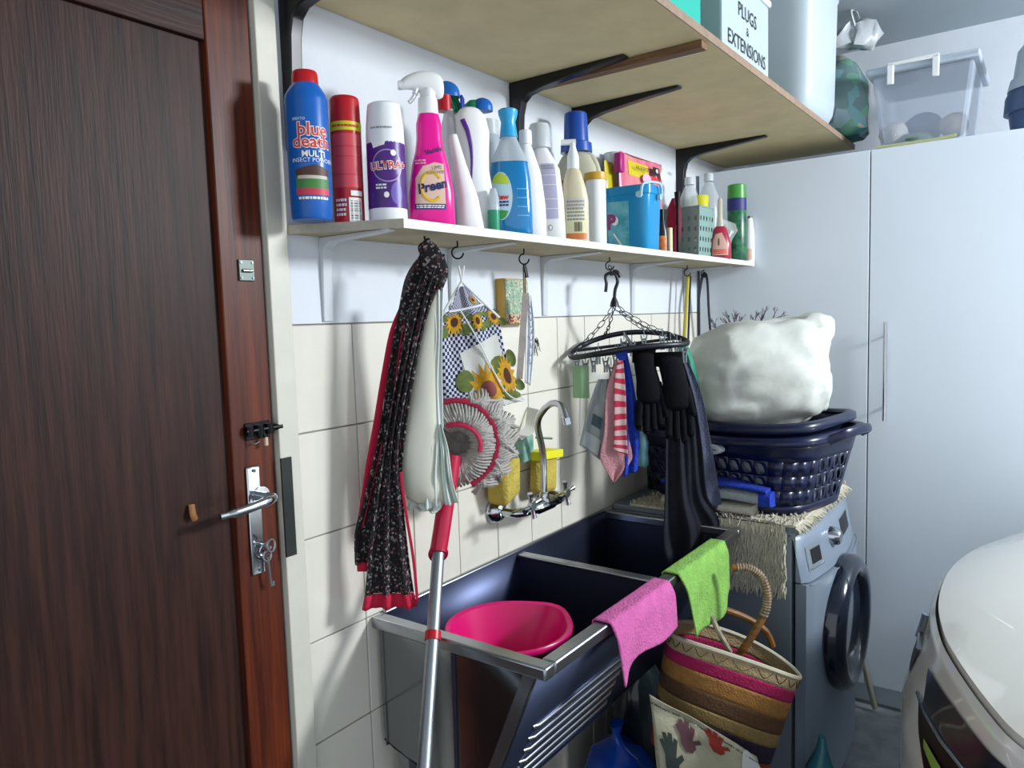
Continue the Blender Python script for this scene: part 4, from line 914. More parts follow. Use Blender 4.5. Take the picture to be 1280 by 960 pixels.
# ================================================================== PEG AIRER
m_pl = mat('black_blue_plastic', '#151a22', .35); m_chain = mat('chain_plastic', '#252a30', .35)
t = thing('peg_airer', 'black oval clip airer hanging from the shelf by four chains', 'airer', HK['airer'] - V((0,0,.2)), world=True)
def k_(px, py, o=0): return pl(px, py, 1.02, -.17 - o, -54)
AC = k_(786, 436); EX = (k_(859, 429) - k_(712, 447)) / 2; EY = V((CD.x, CD.y, 0)).normalized()*.085 + V((0, 0, .018))
def oval(a, sc=1.0, dz=0): return AC + EX*(sc*math.cos(a)) + EY*(sc*math.sin(a)) + V((0, 0, dz + .024*math.sin(a)**2))
b = MB(); b.tube([oval(2*PI*i/56) for i in range(56)], .0078, 8, closed=True, flat=.75); b.build('rim', m_pl, t, smooth=60)
b = MB()
for s0 in (-.45, .0, .45): b.tube([oval(PI - math.asin(s0), 1.0, -.002), oval(math.asin(s0), 1.0, -.002)], .0045, 6)
b.tube([oval(PI/2), oval(-PI/2)], .0045, 6); b.build('crossbar', m_pl, t)
kn = k_(768, 378)
b = MB(); b.tube([kn + V((0,0,-.012)), kn, kn + V((0,0,.016))], [.013, .011, .004], 12)
b.tube(path([kn + V((0,0,.01)), k_(769, 362), k_(772, 352), k_(769, 343), k_(762, 340)]), .0048, 8); b.tube(path([k_(762, 341), k_(757, 345), k_(758, 355), k_(757, 365)]), .0045, 8); b.tube(path([k_(766, 339), k_(772, 340), k_(775, 347)], 10), .0045, 8)
b.build('hanging_hook', m_pl, t, smooth=60)
def chain(name, a, c, parent, n, m, r=.0013):
    a, c = V(a), V(c); d = (c - a)/n; L_ = d.length*.66; dn = d.normalized(); b = MB()
    for i in range(n):
        m0 = a + d*(i + .5) + V((0, 0, -.012*math.sin(PI*(i + .5)/n))); s1 = dn.cross(V((0,1,0)) if i % 2 else V((.6,.6,0)).normalized()).normalized()
        b.tube([m0 + dn*(L_*math.cos(q)) + s1*(L_*.42*math.sin(q)) for q in [2*PI*j/12 for j in range(12)]], r, 5, closed=True)
    b.build(name, m, parent, smooth=60)
for a in (PI*.90, PI*.62, PI*.30, -PI*.05 + .5):
    chain('chain', kn + V((0,0,-.01)), oval(a), t, 8, m_chain)
chain('short_chain', HK['airer'] + V((0,0,-.018)), k_(764, 341), t, 3, m_blk)
m_peg = mat('clear_grey_peg', '#7e888d', .25, alpha=.8)
def peg(p, tilt=0, m=m_peg):
    b = MB(); p = V(p)
    e_ = EX.normalized(); up = V((0,0,1))
    for s1 in (-1, 1):
        b.tube([p + e_*(s1*.0085) + up*.012, p + e_*(s1*.003) - up*.012, p + e_*(s1*.0035) - up*.03], [.0028, .0034, .003], 6, flat=.8)
    b.tube([p + e_*.006 - up*.0, p - e_*.006], .003, 8)
    b.tube([p + up*.006, p + up*.03], .0014, 5)
    b.build('peg', m, t, smooth=50)
PG = [(721, 452), (732, 455), (748, 442), (757, 452), (769, 445), (776, 436), (780, 428), (805, 424), (828, 424), (838, 430), (846, 431), (851, 436), (856, 440), (790, 432), (764, 460), (742, 452)]
for i, (px, py) in enumerate(PG): peg(k_(px, py, .01 - .02*(i % 2)))
# --- things pegged on it
t2 = thing('soap_net_bar', 'pale green soap bar holder pegged at the left end of the airer', 'soap', k_(726, 476), world=True)
a, c = k_(716, 457, .02), k_(736, 497, .02); e_ = (k_(736, 457, .02) - a); dn = V((e_.y, -e_.x, 0)).normalized()*-.016
b = MB(); b.loft([[a + V((0,0,-.0)), a + e_*.5 - dn*.5, a + e_, a + e_ + dn, a + dn], [a + V((0,0,c.z-a.z)), a + e_*.5 - dn*.5 + V((0,0,c.z-a.z)), a + e_ + V((0,0,c.z-a.z)), a + e_ + dn + V((0,0,c.z-a.z)), a + dn + V((0,0,c.z-a.z))]]); b.build('green_bar', mat('pale_green', '#7fa378', .5), t2, smooth=0, bevel=.002)
MB().tube([k_(725, 497, .02), k_(724, 545, .02)], .0022, 6).build('white_string', mat('white_cord', ''), t2)
t2 = thing('clear_packet', 'clear plastic packet with dark print pegged left of the striped cloth', 'packet', k_(746, 520), world=True)
S = sheet_fn([k_(748, 474), k_(738, 500), k_(730, 530), k_(724, 556)], [k_(760, 474), k_(760, 510), k_(756, 545), k_(750, 575)], [(.004, 1.5, 0, .4)], .006, 6)
sheet(S, 'film', mat('packet_film', '#a3aeb4', .2, alpha=.72), t2); 
patch(S, .3, .75, .48, .62, mat('dark_print', '#42545e', .5), t2, 'label_print', .002); patch(S, .1, .85, .74, .94, mat('pale_print', '#b9c4c8', .5), t2, 'label_print', .002)
S = sheet_fn([k_(752, 476, -.01), k_(752, 520, -.01), k_(744, 570, -.01)], [k_(770, 470, -.01), k_(772, 520, -.01), k_(766, 580, -.01)], [(.004, 1.5, 1, .4)], .006, 9)
sheet(S, 'film', mat('packet_film', ''), t2)
def stripes():
    m = bpy.data.materials.new('striped_towel'); m.use_nodes = True; nt = m.node_tree; b = nt.nodes['Principled BSDF']; b.inputs['Roughness'].default_value = .95
    tc = nt.nodes.new('ShaderNodeTexCoord'); sx = nt.nodes.new('ShaderNodeSeparateXYZ'); nt.links.new(tc.outputs['UV'], sx.inputs[0])
    ml = nt.nodes.new('ShaderNodeMath'); ml.operation = 'MULTIPLY'; ml.inputs[1].default_value = 9.5; nt.links.new(sx.outputs['Y'], ml.inputs[0])
    ad = nt.nodes.new('ShaderNodeMath'); ad.operation = 'MULTIPLY_ADD'; ad.inputs[1].default_value = .5; nt.links.new(sx.outputs['X'], ad.inputs[0]); nt.links.new(ml.outputs[0], ad.inputs[2])
    fr_ = nt.nodes.new('ShaderNodeMath'); fr_.operation = 'FRACT'; nt.links.new(ad.outputs[0], fr_.inputs[0])
    r = nt.nodes.new('ShaderNodeValToRGB'); r.color_ramp.interpolation = 'CONSTANT'; nt.links.new(fr_.outputs[0], r.inputs[0])
    r.color_ramp.elements[0].color = (*srgb('#c9a9a6'), 1); r.color_ramp.elements[1].position = .52; r.color_ramp.elements[1].color = (*srgb('#b12a45'), 1)
    nt.links.new(r.outputs[0], b.inputs['Base Color']); MATS['striped_towel'] = m; return m
m_pkt = mat('pink_terry', '#b9838a', .95, bump=.5, bscale=180)
t2 = thing('striped_cloth', 'pink cloth with red and white stripes pegged in the airer middle', 'cloth', k_(775, 520, 0.085), world=True)
S = sheet_fn([k_(772, 450, 0.095), k_(768, 480, 0.097), k_(768, 530, 0.099), k_(767, 562, 0.101)], [k_(779, 450, 0.097), k_(782, 490, 0.101), k_(783, 535, 0.103), k_(785, 570, 0.105)], [(.002, 1, 0, .3)])
sheet(S, 'striped_side', stripes(), t2, nu=14)
S = sheet_fn([k_(770, 452, 0.085), k_(758, 490, 0.085), k_(755, 540, 0.085), k_(750, 572, 0.085), k_(760, 592, 0.085), k_(766, 602, 0.085)], [k_(777, 452, 0.085), k_(782, 490, 0.085), k_(785, 540, 0.085), k_(790, 566, 0.085), k_(788, 578, 0.085), k_(768, 603, 0.085)], [(.003, 1.6, 0, .3)], .004, 2)
sheet(S, 'pink_side', m_pkt, t2)
m_bt = mat('blue_terry', '#1838a8', .95, bump=.6, bscale=160, vary=.2, vscale=60)
t2 = thing('blue_cloth', 'bright blue terry cloth pegged behind the striped pink cloth', 'cloth', k_(790, 520, 0.085), world=True)
S = sheet_fn([k_(772, 436, 0.085), k_(778, 470, 0.085), k_(780, 520, 0.079), k_(782, 560, 0.079), k_(778, 596, 0.079)], [k_(784, 440, 0.085), k_(792, 480, 0.085), k_(798, 520, 0.079), k_(800, 555, 0.079), k_(797, 588, 0.079)], [(.006, 1.6, .4, .4)], .006, 4)
sheet(S, 'cloth', m_bt, t2)
b = MB(); c = k_(777, 441, 0.097); b.loft([[c + V((.012*math.cos(a)*s1, -.010*math.cos(a)*s1 + .008*math.sin(a)*s1, z)) for a in [2*PI*k/14 for k in range(14)]] for z, s1 in ((.016, .4), (.008, .9), (-.006, 1), (-.02, .5))]); b.build('bunched_top', m_bt, t2, smooth=180)
# gloves
m_gl = mat('navy_glove', '#05070e', .8, vary=.2, vscale=30, bump=.2, bscale=90, spec=.15)
def glove(label, top, wrist, palm, tips, o):
    t2 = thing('work_glove', label, 'glove', k_(*palm[:2], o), world=True, group=None)
    b = MB(); sec = []
    for (px, py, w_px) in (top, ((top[0]+wrist[0])/2, (top[1]+wrist[1])/2, (top[2]+wrist[2])/2), wrist, (palm[0], palm[1] - 16, wrist[2]*1.1), (palm[0], palm[1], wrist[2]*1.25), (palm[0] + 2, palm[1] + 14, wrist[2]*1.15)):
        c = k_(px, py, o); hw = w_px/2*pxm(c); e1 = EX.normalized(); e1 = V((e1.x, e1.y, 0)).normalized(); e2 = V((-e1.y, e1.x, 0))
        sec.append([c + e1*hw*math.cos(2*PI*k/20) + e2*min(.02, hw*.55)*math.sin(2*PI*k/20) for k in range(20)])
    b.loft(sec); b.build('palm', m_gl, t2, smooth=180, subd=1)
    for i, (x0, y0, x1, y1) in enumerate(tips):
        a, c = k_(x0, y0, o), k_(x1, y1, o); n_ = V((CP - a)).normalized()
        MB().tube(path([a, lerp(a, c, .5) + n_*.004, c + n_*.010, c + (c - a)*.04 + n_*.011], 12), [.0105]*5 + [.0098]*4 + [.0088, .0075, .005, .002], 12).build('thumb' if i == 4 else 'finger', m_gl, t2, smooth=180)
    c = k_(*top[:2], o); MB().loft([[k_(top[0], yy, o) + V((EX.x, EX.y, 0)).normalized()*(top[2]/2*1.06*pxm(c))*math.cos(2*PI*k/20) + V((-EX.y, EX.x, 0)).normalized()*.014*math.sin(2*PI*k/20) for k in range(20)] for yy in (top[1] - 2, top[1] + 16)]).build('cuff', mat('black_cuff', '#030405', .9, spec=.1), t2, smooth=50)
glove('dark navy work glove pegged beside the blue cloth, fingers pointing down', (805, 437, 28), (806, 460, 27), (811, 492, 0), [(800, 500, 798, 532), (808, 504, 808, 538), (816, 504, 818, 536), (823, 500, 826, 530), (822, 478, 834, 520)], .10)
glove('dark navy work glove pegged at the right, against the long towel', (836, 442, 32), (840, 466, 30), (846, 500, 0), [(836, 508, 836, 544), (845, 512, 846, 548), (853, 512, 856, 550), (861, 506, 864, 542), (858, 484, 866, 516)], .11)
# long dark towels
m_nt = mat('slate_towel', '#4c5066', .95, bump=.5, bscale=170, vary=.2, vscale=30); m_dk = mat('dark_slate_cloth', '#26282f', .95, spec=.1, bump=.25, bscale=110, vary=.2, vscale=20)
t2 = thing('slate_blue_towel', 'slate blue towel hanging from the right end of the airer', 'towel', k_(880, 560), world=True)
S = sheet_fn([k_(846, 440, -.02), k_(862, 490, -.02), k_(874, 560, -.02), k_(882, 634, -.02)], [k_(855, 440, -.02), k_(876, 490, -.02), k_(888, 550, -.02), k_(903, 636, -.02)], [(.002, 1, 0)], .002, 4)
sheet(S, 'towel', m_nt, t2)
t2 = thing('dark_trousers', 'long dark slate garment draped from the airer down into the far sink', 'garment', k_(855, 600), world=True)
L = [k_(838, 446, -.012), k_(834, 500, -.01), k_(832, 560, 0), k_(830, 620, 0), k_(828, 680, .01), k_(835, 712, .01)]
R = [k_(852, 446, -.012), k_(868, 500, -.01), k_(878, 560, 0), k_(884, 620, 0), k_(905, 652, .01), k_(885, 690, .01)]
S = sheet_fn(L, R, [(.010, 2.6, 1.2, .4), (.005, 5, .3, .4)], .012, 11)
sheet(S, 'garment', m_dk, t2, nu=60, nv=60, thick=.003)
t2 = thing('green_bag', 'green plastic bag hanging behind the slate towel', 'bag', k_(868, 470), world=True)
S = sheet_fn([k_(850, 432, -.10), k_(852, 480, -.10), k_(856, 520, -.10)], [k_(859, 430, -.08), k_(872, 470, -.08), k_(880, 520, -.08)], [(.006, 1.5, 0)], .006, 3)
sheet(S, 'bag', mat('green_film', '#1f8566', .4), t2)
# long-handled tools at the wall end
m_yst = mat('yellow_handle', '#b3a438', .45)
t2 = thing('yellow_stick', 'thin yellow handled stick hanging at the right end of the shelf', 'stick', aty(-.06, 858, 400), world=True)
MB().tube([aty(-.065, 860, 343), aty(-.065, 855, 430)], .007, 8).build('shaft', m_yst, t2); MB().tube([aty(-.055, 863, 345), aty(-.055, 860, 432)], .004, 8).build('dark_rod', m_pl, t2)
t2 = thing('black_strap', 'black webbing strap looped over the last shelf hook', 'strap', aty(-.06, 879, 380), world=True)
b = MB(); b.tube(path([aty(-.075, 874, 425), aty(-.075, 873, 380), aty(-.075, 877, 350), aty(-.075, 880, 343), aty(-.075, 884, 350), aty(-.07, 886, 390), aty(-.07, 889, 425)]), .009, 8, flat=.35); b.build('strap', mat('black_webbing', '#0e1020', .8), t2)
MB().tube([aty(-.05, 890, 376), aty(-.05, 893, 425)], .005, 8).build('brass_rod', m_yst, t2)
# spray tins / bottles behind the garment at the sink corner
t2 = thing('dark_bottle', 'dark bottle with green label standing at the far corner of the sinks', 'bottle', (1.20, -.028, .80), world=True)
c = aty(-.045, 821, 640); c.z = .806
b = MB(); b.loft([[c + V((.030*s1*math.cos(a), .030*s1*math.sin(a), z)) for a in [2*PI*k/20 for k in range(20)]] for z, s1 in ((0, .95), (.01, 1), (.22, 1), (.27, .6), (.33, .45), (.36, .45))]); b.build('body', mat('dark_green_bottle', '#10201c', .25), t2, smooth=50)
b = MB(); b.loft([[c + V((.0307*math.cos(a), .0307*math.sin(a), z)) for a in [2*PI*k/20 for k in range(20)]] for z in (.055, .10)], caps=False); b.build('green_label', mat('dark_teal_label', '#14563f', .4), t2, smooth=60)
t2 = thing('teal_spray_bottle', 'pale teal bottle hanging behind the blue cloth and glove', 'bottle', k_(806, 560, -.09), world=True)
b = MB(); c = k_(803, 570, -.07)
b.loft([[c + V((.018*s1*math.cos(a), .018*s1*math.sin(a), z)) for a in [2*PI*k/16 for k in range(16)]] for z, s1 in ((-.03, .8), (-.02, 1), (0, 1), (.01, .85), (.02, 1), (.04, 1), (.05, .8), (.07, .5))]); b.build('body', mat('pale_teal', '#5d8c94', .35), t2, smooth=180); MB().tube([c + V((0,0,.065)), c + V((0,0,.23))], .002, 6).build('string', mat('string_tan', ''), t2)

# ================================================================== WASHING MACHINE
m_wm = mat('silver_paint', '#8794a3', .33, .3); m_wms = mat('grey_side_panel', '#7c8590', .5, .2)
wm = thing('washing_machine', 'silver front loading washing machine with a dark round door', 'washing machine', (1.46, -.3, 0), world=True)
MX0, MX1, MZ = 1.172, 1.742, .815
MB().box((MX0, -.56, .02), (MX1, -.02, MZ-.018)).build('cabinet_body', m_wms, wm, bevel=.004)
MB().box((MX0-.001, -.585, MZ-.018), (MX1+.001, -.015, MZ)).build('top_panel', mat('grey_top_panel', '#7b838a', .4, .2), wm, bevel=.004)
for x in (MX0+.05, MX1-.05):
    for y in (-.08, -.52): MB().tube([(x, y, 0), (x, y, .022)], .02, 12).build('foot', m_blk, wm)
def fy(x, z):
    s_ = (x - (MX0+MX1)/2)/((MX1-MX0)/2)
    base = -.640 + .030*s_*s_ + (.012 if z > .66 else 0)
    if z > .66: base += .030*(z-.66)/.155
    if z > .775: base += .05*((z-.775)/.04)**2
    return base + (.012*(abs(s_)-.93)/.07 if abs(s_) > .93 else 0)
zs = [.0 + .03, .06, .2, .4, .6, .655, .661, .668, .72, .77, .785, .797, .807, .813]
def front_loft(z0, z1):
    rows = [z for z in zs if z0 <= z <= z1]; rows = [z0] + [z for z in rows if z0 < z < z1] + [z1]
    nx = 28; b = MB(); b.grid(lambda u, v: V((lerp(MX0, MX1, u), fy(lerp(MX0, MX1, u), lerp(z0, z1, v)), lerp(z0, z1, v))), nx, 16)
    # sides back to the body
    for x in (MX0, MX1): b.grid(lambda u, v, x=x: V((x, lerp(fy(x, lerp(z0, z1, v)), -.57, u), lerp(z0, z1, v))), 2, 16)
    b.grid(lambda u, v: V((lerp(MX0, MX1, u), lerp(fy(lerp(MX0, MX1, u), z1), -.57, v), z1)), nx, 1); return b
front_loft(.03, .660).build('front_panel', m_wm, wm, smooth=40)
front_loft(.664, .814).build('control_panel', m_wm, wm, smooth=40)
DC = V((1.44, -.640, .478)); DR = .197
dr = MB(); secs = []
for r, y in ((DR, .012), (DR*1.0, -.012), (DR*.96, -.030), (DR*.86, -.040), (DR*.76, -.036), (DR*.72, -.024), (DR*.70, -.010)):
    secs.append([(r*math.cos(2*PI*k/56), y, r*math.sin(2*PI*k/56)) for k in range(56)])
dr.loft(secs, caps=False); dr.v = [p + DC for p in dr.v]
dro = dr.build('door', mat('dark_door_ring', '#0d1526', .15, coat=.6), wm, smooth=60)
b = MB(); b.loft([[(DC.x + r*math.cos(2*PI*k/48), DC.y + y, DC.z + r*math.sin(2*PI*k/48)) for k in range(48)] for r, y in ((DR*.71, -.014), (DR*.62, -.004), (DR*.45, .004), (DR*.2, .006))]); b.build('door_glass', mat('dark_glass', '#2a3442', .06, coat=1), dro, smooth=60)
kc = V((1.395, 0, .742)); kc.y = fy(kc.x, kc.z)
MB().tube([kc + V((0, .004, 0)), kc + V((0, -.006, 0)), kc + V((0, -.022, 0)), kc + V((0, -.026, 0))], [.028, .027, .022, .018], 24).build('dial', m_chrome, wm, smooth=40)
def wp(x, z, e=.0015): return V((x, fy(x, z) - e, z))
MB().grid(lambda u, v: wp(lerp(1.20, 1.30, u), lerp(.69, .755, v)), 6, 3).build('detergent_drawer', mat('drawer_silver', '#8a949d', .3, .4), wm)
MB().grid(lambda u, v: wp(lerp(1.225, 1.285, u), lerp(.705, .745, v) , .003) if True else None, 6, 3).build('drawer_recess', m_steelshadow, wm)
MB().tube([wp(1.21, .695, .003), wp(1.29, .695, .003)], .003, 6).build('drawer_lip', m_chrome, wm)
MB().grid(lambda u, v: wp(lerp(1.50, 1.63, u), lerp(.715, .765, v)), 6, 3).build('display', m_blk, wm)
MB().tube([wp(MX0+.01+.55*i/12, .66, .001) for i in range(13)], .0018, 6).build('trim_line', mat('drawer_silver', ''), wm)
# fringed mat on top
m_matc = mat('cream_shag', '#bfb9a6', .95, vary=.15, vscale=50, bump=.4, bscale=150)
t = thing('shag_bath_mat', 'cream shaggy mat covering the washing machine and hanging down its side', 'mat', (1.4, -.3, MZ), world=True)
b = MB(); b.box((1.16, -.575, MZ+.001), (1.735, -.08, MZ+.010)); b.box((1.160, -.545, .655), (1.170, -.33, MZ+.01)); b.build('backing', m_matc, t, bevel=.003)
b = MB(); random.seed(4)
def tuft(p, d, L_=.012, r=.0022):
    p = V(p); d = V(d).normalized(); j = V((random.uniform(-1,1), random.uniform(-1,1), random.uniform(-1,1)))*.35
    b.tube([p, p + (d + j*.5)*L_*.6, p + (d + j)*L_ + V((0,0,-L_*.25))], [r, r, r*.5], 4, caps=False)
for i in range(1500):
    z = random.uniform(.64, MZ+.008); y = random.uniform(-.548, -.328); tuft((1.161, y, z), (-.22, 0, -1), .020, .0026)
for i in range(1500): tuft((random.uniform(1.152, 1.735), random.uniform(-.575, -.08), MZ+.009), (random.uniform(-.4, .4), random.uniform(-.4, .4), .8), .012)
for i in range(260): tuft((random.uniform(1.15, 1.735), -.575, MZ+.004), (0, -.8, -.4), .020)
b.build('pile', m_matc, t, smooth=180, kind='stuff')
# folded towels left of the basket
m_gyt = mat('grey_towel', '#9aa3a8', .95, bump=.6, bscale=150, vary=.12, vscale=30)
t = thing('folded_bath_mat', 'folded grey and cream towel under the blue bordered one', 'towel', (1.22, -.33, .84), world=True)
b = MB(); b.loft([[(1.225 + .055*math.copysign(abs(math.cos(a))**.5, math.cos(a)), y, MZ+.028 + .014*math.copysign(abs(math.sin(a))**.6, math.sin(a))) for a in [2*PI*k/20 for k in range(20)]] for y in (-.18, -.25, -.35, -.45)])
b.build('folded_layers', mat('pale_cream_towel', '#b9b5a8', .95, bump=.5, bscale=140), t, smooth=60)
t = thing('folded_towel', 'folded grey towel with a blue border beside the laundry basket', 'towel', (1.23, -.33, .87), world=True)
def fold(y0, y1, zc, h, w_, m, nm, x=1.225, bow=0):
    b = MB(); b.loft([[(x + w_*math.copysign(abs(math.cos(a))**.5, math.cos(a)), lerp(y0, y1, f), zc + bow*math.sin(f*PI) + h*math.copysign(abs(math.sin(a))**.6, math.sin(a))) for a in [2*PI*k/20 for k in range(20)]] for f in [i/8 for i in range(9)]])
    b.v = [p + V((0, 0, .004*noise.noise(p*14))) for p in b.v]; return b.build(nm, m, t, smooth=60)
fold(-.20, -.47, MZ+.062, .016, .05, m_gyt, 'grey_fold', bow=.006)
fold(-.18, -.49, MZ+.086, .007, .056, m_bt, 'blue_border', bow=.012); fold(-.468, -.50, MZ+.062, .022, .052, m_bt, 'blue_edge')
fold(-.20, -.36, MZ+.098, .005, .05, mat('dark_blue_terry', '#101e58', .95, bump=.4), 'navy_fold', bow=.004)

# ================================================================== LAUNDRY BASKETS
m_nb = mat('navy_plastic', '#0b1436', .28)
def lbasket(name, label, c, z0, h, hx, hy, rot, m, holes=True, grow=.84):
    t = thing(name, label, 'basket', (c[0], c[1], z0), rot)
    def ev(u, v, o=0):
        a = 2*PI*u; e = 4.5; cs, sn = math.cos(a), math.sin(a); g_ = lerp(grow, 1, v)
        return V(((hx*g_ + o)*math.copysign(abs(cs)**(2/e), cs), (hy*g_ + o)*math.copysign(abs(sn)**(2/e), sn), h*v))
    # arc-length-like parametrisation round the superellipse
    pts = [ev(i/720, 1) for i in range(721)]; cum = [0]
    for i in range(720): cum.append(cum[-1] + (pts[i+1]-pts[i]).length)
    def reu(s_):
        s_ = (s_ % 1)*cum[-1]; lo = 0; hi = 720
        while hi - lo > 1:
            md = (lo + hi)//2
            if cum[md] <= s_: lo = md
            else: hi = md
        return (lo + (s_ - cum[lo])/(cum[hi]-cum[lo]+1e-9))/720
    fn = lambda u, v, o=0: ev(reu(u), v, o)
    b = MB()
    if holes:
        n = 44; rows = 3
        for j in range(rows):
            for i in range(n):
                u0, u1 = i/n, (i+1)/n; v0, v1 = .12 + .62*j/rows, .12 + .62*(j+1)/rows; uc = (u0+u1)/2
                p = fn(uc, .5); corner = (abs(p.x) > hx*.40 and abs(p.y) > hy*.66)
                f = lambda a, c, u0=u0, u1=u1, v0=v0, v1=v1: fn(lerp(u0, u1, a), lerp(v0, v1, c))
                if corner: b.grid(f, 1, 1)
                else: perforated(b, f, 1, 1, (.52, .68), slant=.46)
        b.grid(lambda u, v: fn(u, .12*v), 112, 2); b.grid(lambda u, v: fn(u, lerp(.74, 1, v)), 112, 3)
    else: b.grid(lambda u, v: fn(u, v), 112, 6)
    b.add([fn(i/56, 0) for i in range(56)], [tuple(range(56))])
    b.build('wall', m, t, smooth=50, solid=.003)
    b = MB(); secs = []
    N = 112
    for o, dz in ((-.002, 0), (.0, .006), (.012, .010), (.024, .004), (.026, -.014), (.022, -.018), (.02, -.0)):
        secs.append([fn(i/N, 1, o) + V((0, 0, dz + .014*(abs(fn(i/N, 1).y)/hy)**3)) for i in range(N)])
    b.loft(secs, caps=False); b.build('rim', m, t, smooth=60)
    return t, fn, ev
c = V((1.44, -.335)); t, fn, ev = lbasket('laundry_basket', 'navy blue laundry basket with slanted slots standing on the machine', c, MZ+.012, .212, .215, .305, math.radians(-13), m_nb)
for sgn in (-1, 1): b = MB(); b.tube(path([(-.10, sgn*.325, .215), (-.07, sgn*.36, .235), (0, sgn*.372, .24), (.07, sgn*.36, .235), (.10, sgn*.325, .215)]), .013, 8, flat=.6); b.build('handle', m_nb, t)
badge = MB(); K = 28
badge.loft([[(x, -.045 + ry*math.cos(2*PI*k/K), .180 + rz*math.sin(2*PI*k/K)) for k in range(K)] for x, ry, rz in ((-.222, .036, .0155), (-.2425, .036, .0155), (-.2455, .033, .013), (-.2456, .001, .0005))])
bo = badge.build('badge', mat('silver_badge', '#b9c0c9', .5), t, smooth=30)
MB().tube([(-.2462, -.045 - .022, .179), (-.2462, -.045, .182), (-.2462, -.045 + .022, .180)], .0016, 6).build('badge_mark', m_pl, bo)
t2, fn2, ev2 = lbasket('laundry_basket', 'second navy basket nested on top and holding the big white sack', (1.43, -.33), MZ+.165, .095, .20, .285, math.radians(-8), mat('navy_plastic_2', '#141d38', .3), holes=False)
# laundry showing through the slots
t = thing('laundry_heap', 'grey laundry heap inside the slotted navy basket', 'laundry', (1.44, -.335, MZ+.02), math.radians(-13))
b = MB(); b.loft([ring(.172*s1, .250*s1, z, 40, 4.5) for z, s1 in ((0, .97), (.04, 1), (.10, 1.06), (.135, 1.05), (.142, .9))]); b.v = [p + V((.006*noise.noise(p*18), .006*noise.noise(p*17 + V((3,0,0))), 0)) for p in b.v]
b.build('cloth', mat('grey_laundry', '#9aa2ac', .9), t, smooth=60)
# big white sack
t = thing('white_sack', 'large milky white plastic sack of laundry in the top basket', 'sack', (1.40, -.36, MZ+.1), world=True)
def f_(px, py, o=0): return pl(px, py, 1.36, -.40 - o, -60)
prof = [(532, 905, 1000), (518, 884, 1026), (500, 868, 1036), (480, 862, 1034), (462, 860, 1031), (448, 858, 1030), (436, 860, 1034), (424, 872, 1037), (412, 905, 1038), (403, 950, 1037), (398, 985, 1034), (395, 1000, 1025)]
b = MB(); secs = []
for i, (py, x0, x1) in enumerate(prof):
    a, c = f_(x0, py + (6 if i < 7 else 0)), f_(x1, py - 4); m_ = (a+c)/2; h = (c-a)/2; dn = V((-h.y, h.x, 0)).normalized(); dd = (.09, .12, .155, .165, .16, .155, .15, .13, .11, .08, .05, .02)[i]
    secs.append([m_ + h*math.copysign(abs(math.cos(q))**.7, math.cos(q)) + dn*dd*math.copysign(abs(math.sin(q))**.8, math.sin(q)) for q in [2*PI*k/64 for k in range(64)]])
m2 = MB(); fine = []
for i in range(46):
    tt = i/45*(len(secs)-1); i0 = min(int(tt), len(secs)-2); fr2 = tt - i0; fr2 = fr2
    fine.append([secs[i0][k].lerp(secs[i0+1][k], fr2) for k in range(64)])
b.loft(fine)
b.v = [p + V((noise.noise(p*8), noise.noise(p*8 + V((3,0,0))), .4*noise.noise(p*7)))*.022 + V((noise.noise(p*24), noise.noise(p*24 + V((3,0,0))), noise.noise(p*20)))*.012 + V((0,0,.014*max(0, noise.noise(V((p.x*5, p.y*5, p.z*30))))))
       for p in b.v]
b.build('sack', mat('milky_sack', '#c6c9c1', .5, sub=.15, vary=.07, vscale=5, bump=.35, bscale=16), t, smooth=180)
# dried twigs behind
t = thing('dried_twigs', 'dry purplish twigs sticking up behind the white sack', 'twigs', f_(930, 410, -.2), world=True)
b = MB(); random.seed(12)
def twig(p, d, L_, r, dep):
    e = p + d*L_; b.tube([p, p + d*L_*.5 + V((0,0,L_*.06)), e], [r, r*.8, r*.5], 5, caps=False)
    if dep:
        for _ in range(3):
            nd = (d + V((random.uniform(-.3, .3), random.uniform(-.7, .7), random.uniform(-.3, .7)))).normalized(); twig(p.lerp(e, random.uniform(.4, 1)), nd, L_*.62, r*.65, dep-1)
for px, py, dx in ((900, 416, -.2), (915, 412, .1), (935, 408, .4), (950, 402, .9), (925, 410, -.6), (908, 414, .5), (945, 405, .3)):
    p = f_(px, py, -.2); twig(p + V((0,0,-.02)), V((.2*dx, -.8*dx, .5)).normalized(), .045, .0022, 3)
b.build('twigs', mat('purple_twig', '#4a4250', .8), t, smooth=60)

# ================================================================== THINGS OVER THE SINK RIM
m_pc = mat('pink_cloth', '#c962a0', .95, bump=.6, bscale=170, vary=.14, vscale=28); m_gc = mat('lime_cloth', '#84b455', .95, bump=.6, bscale=170, vary=.18, vscale=28)
def over_rim(name, label, x0, x1, bottoms, m, amp, ph):
    t = thing(name, label, 'cloth', ((x0+x1)/2, -.43, .8), world=True)
    bz = [aty(-.445, px, py) for px, py in bottoms]
    def S(u, v):
        x = lerp(x0, x1, u); e = cat(bz, u)
        if v < .12: return V((x, -.395, lerp(.765, .803, v/.12)))
        if v < .3: return V((x, lerp(-.395, -.4345, (v-.12)/.18), .8035))
        f = (v-.3)/.7; p = V((lerp(x, e.x, f**.9), -.4345 - .012*math.sin(min(1, f*3)*PI/2), lerp(.8035, e.z, f)))
        p.y -= f*amp*(1 + math.sin(u*9 + ph + f)) ; return p
    MB().grid(S, 30, 36).build('cloth', m, t, smooth=180, solid=.003)
xa = atz(.803, 762, 779).x; xb = atz(.803, 838, 727).x
over_rim('pink_dishcloth', 'bright pink microfibre cloth hanging over the front rim of the near sink', xa, xb, [(774, 857), (783, 838), (799, 815), (822, 800), (845, 783)], m_pc, .006, .4)
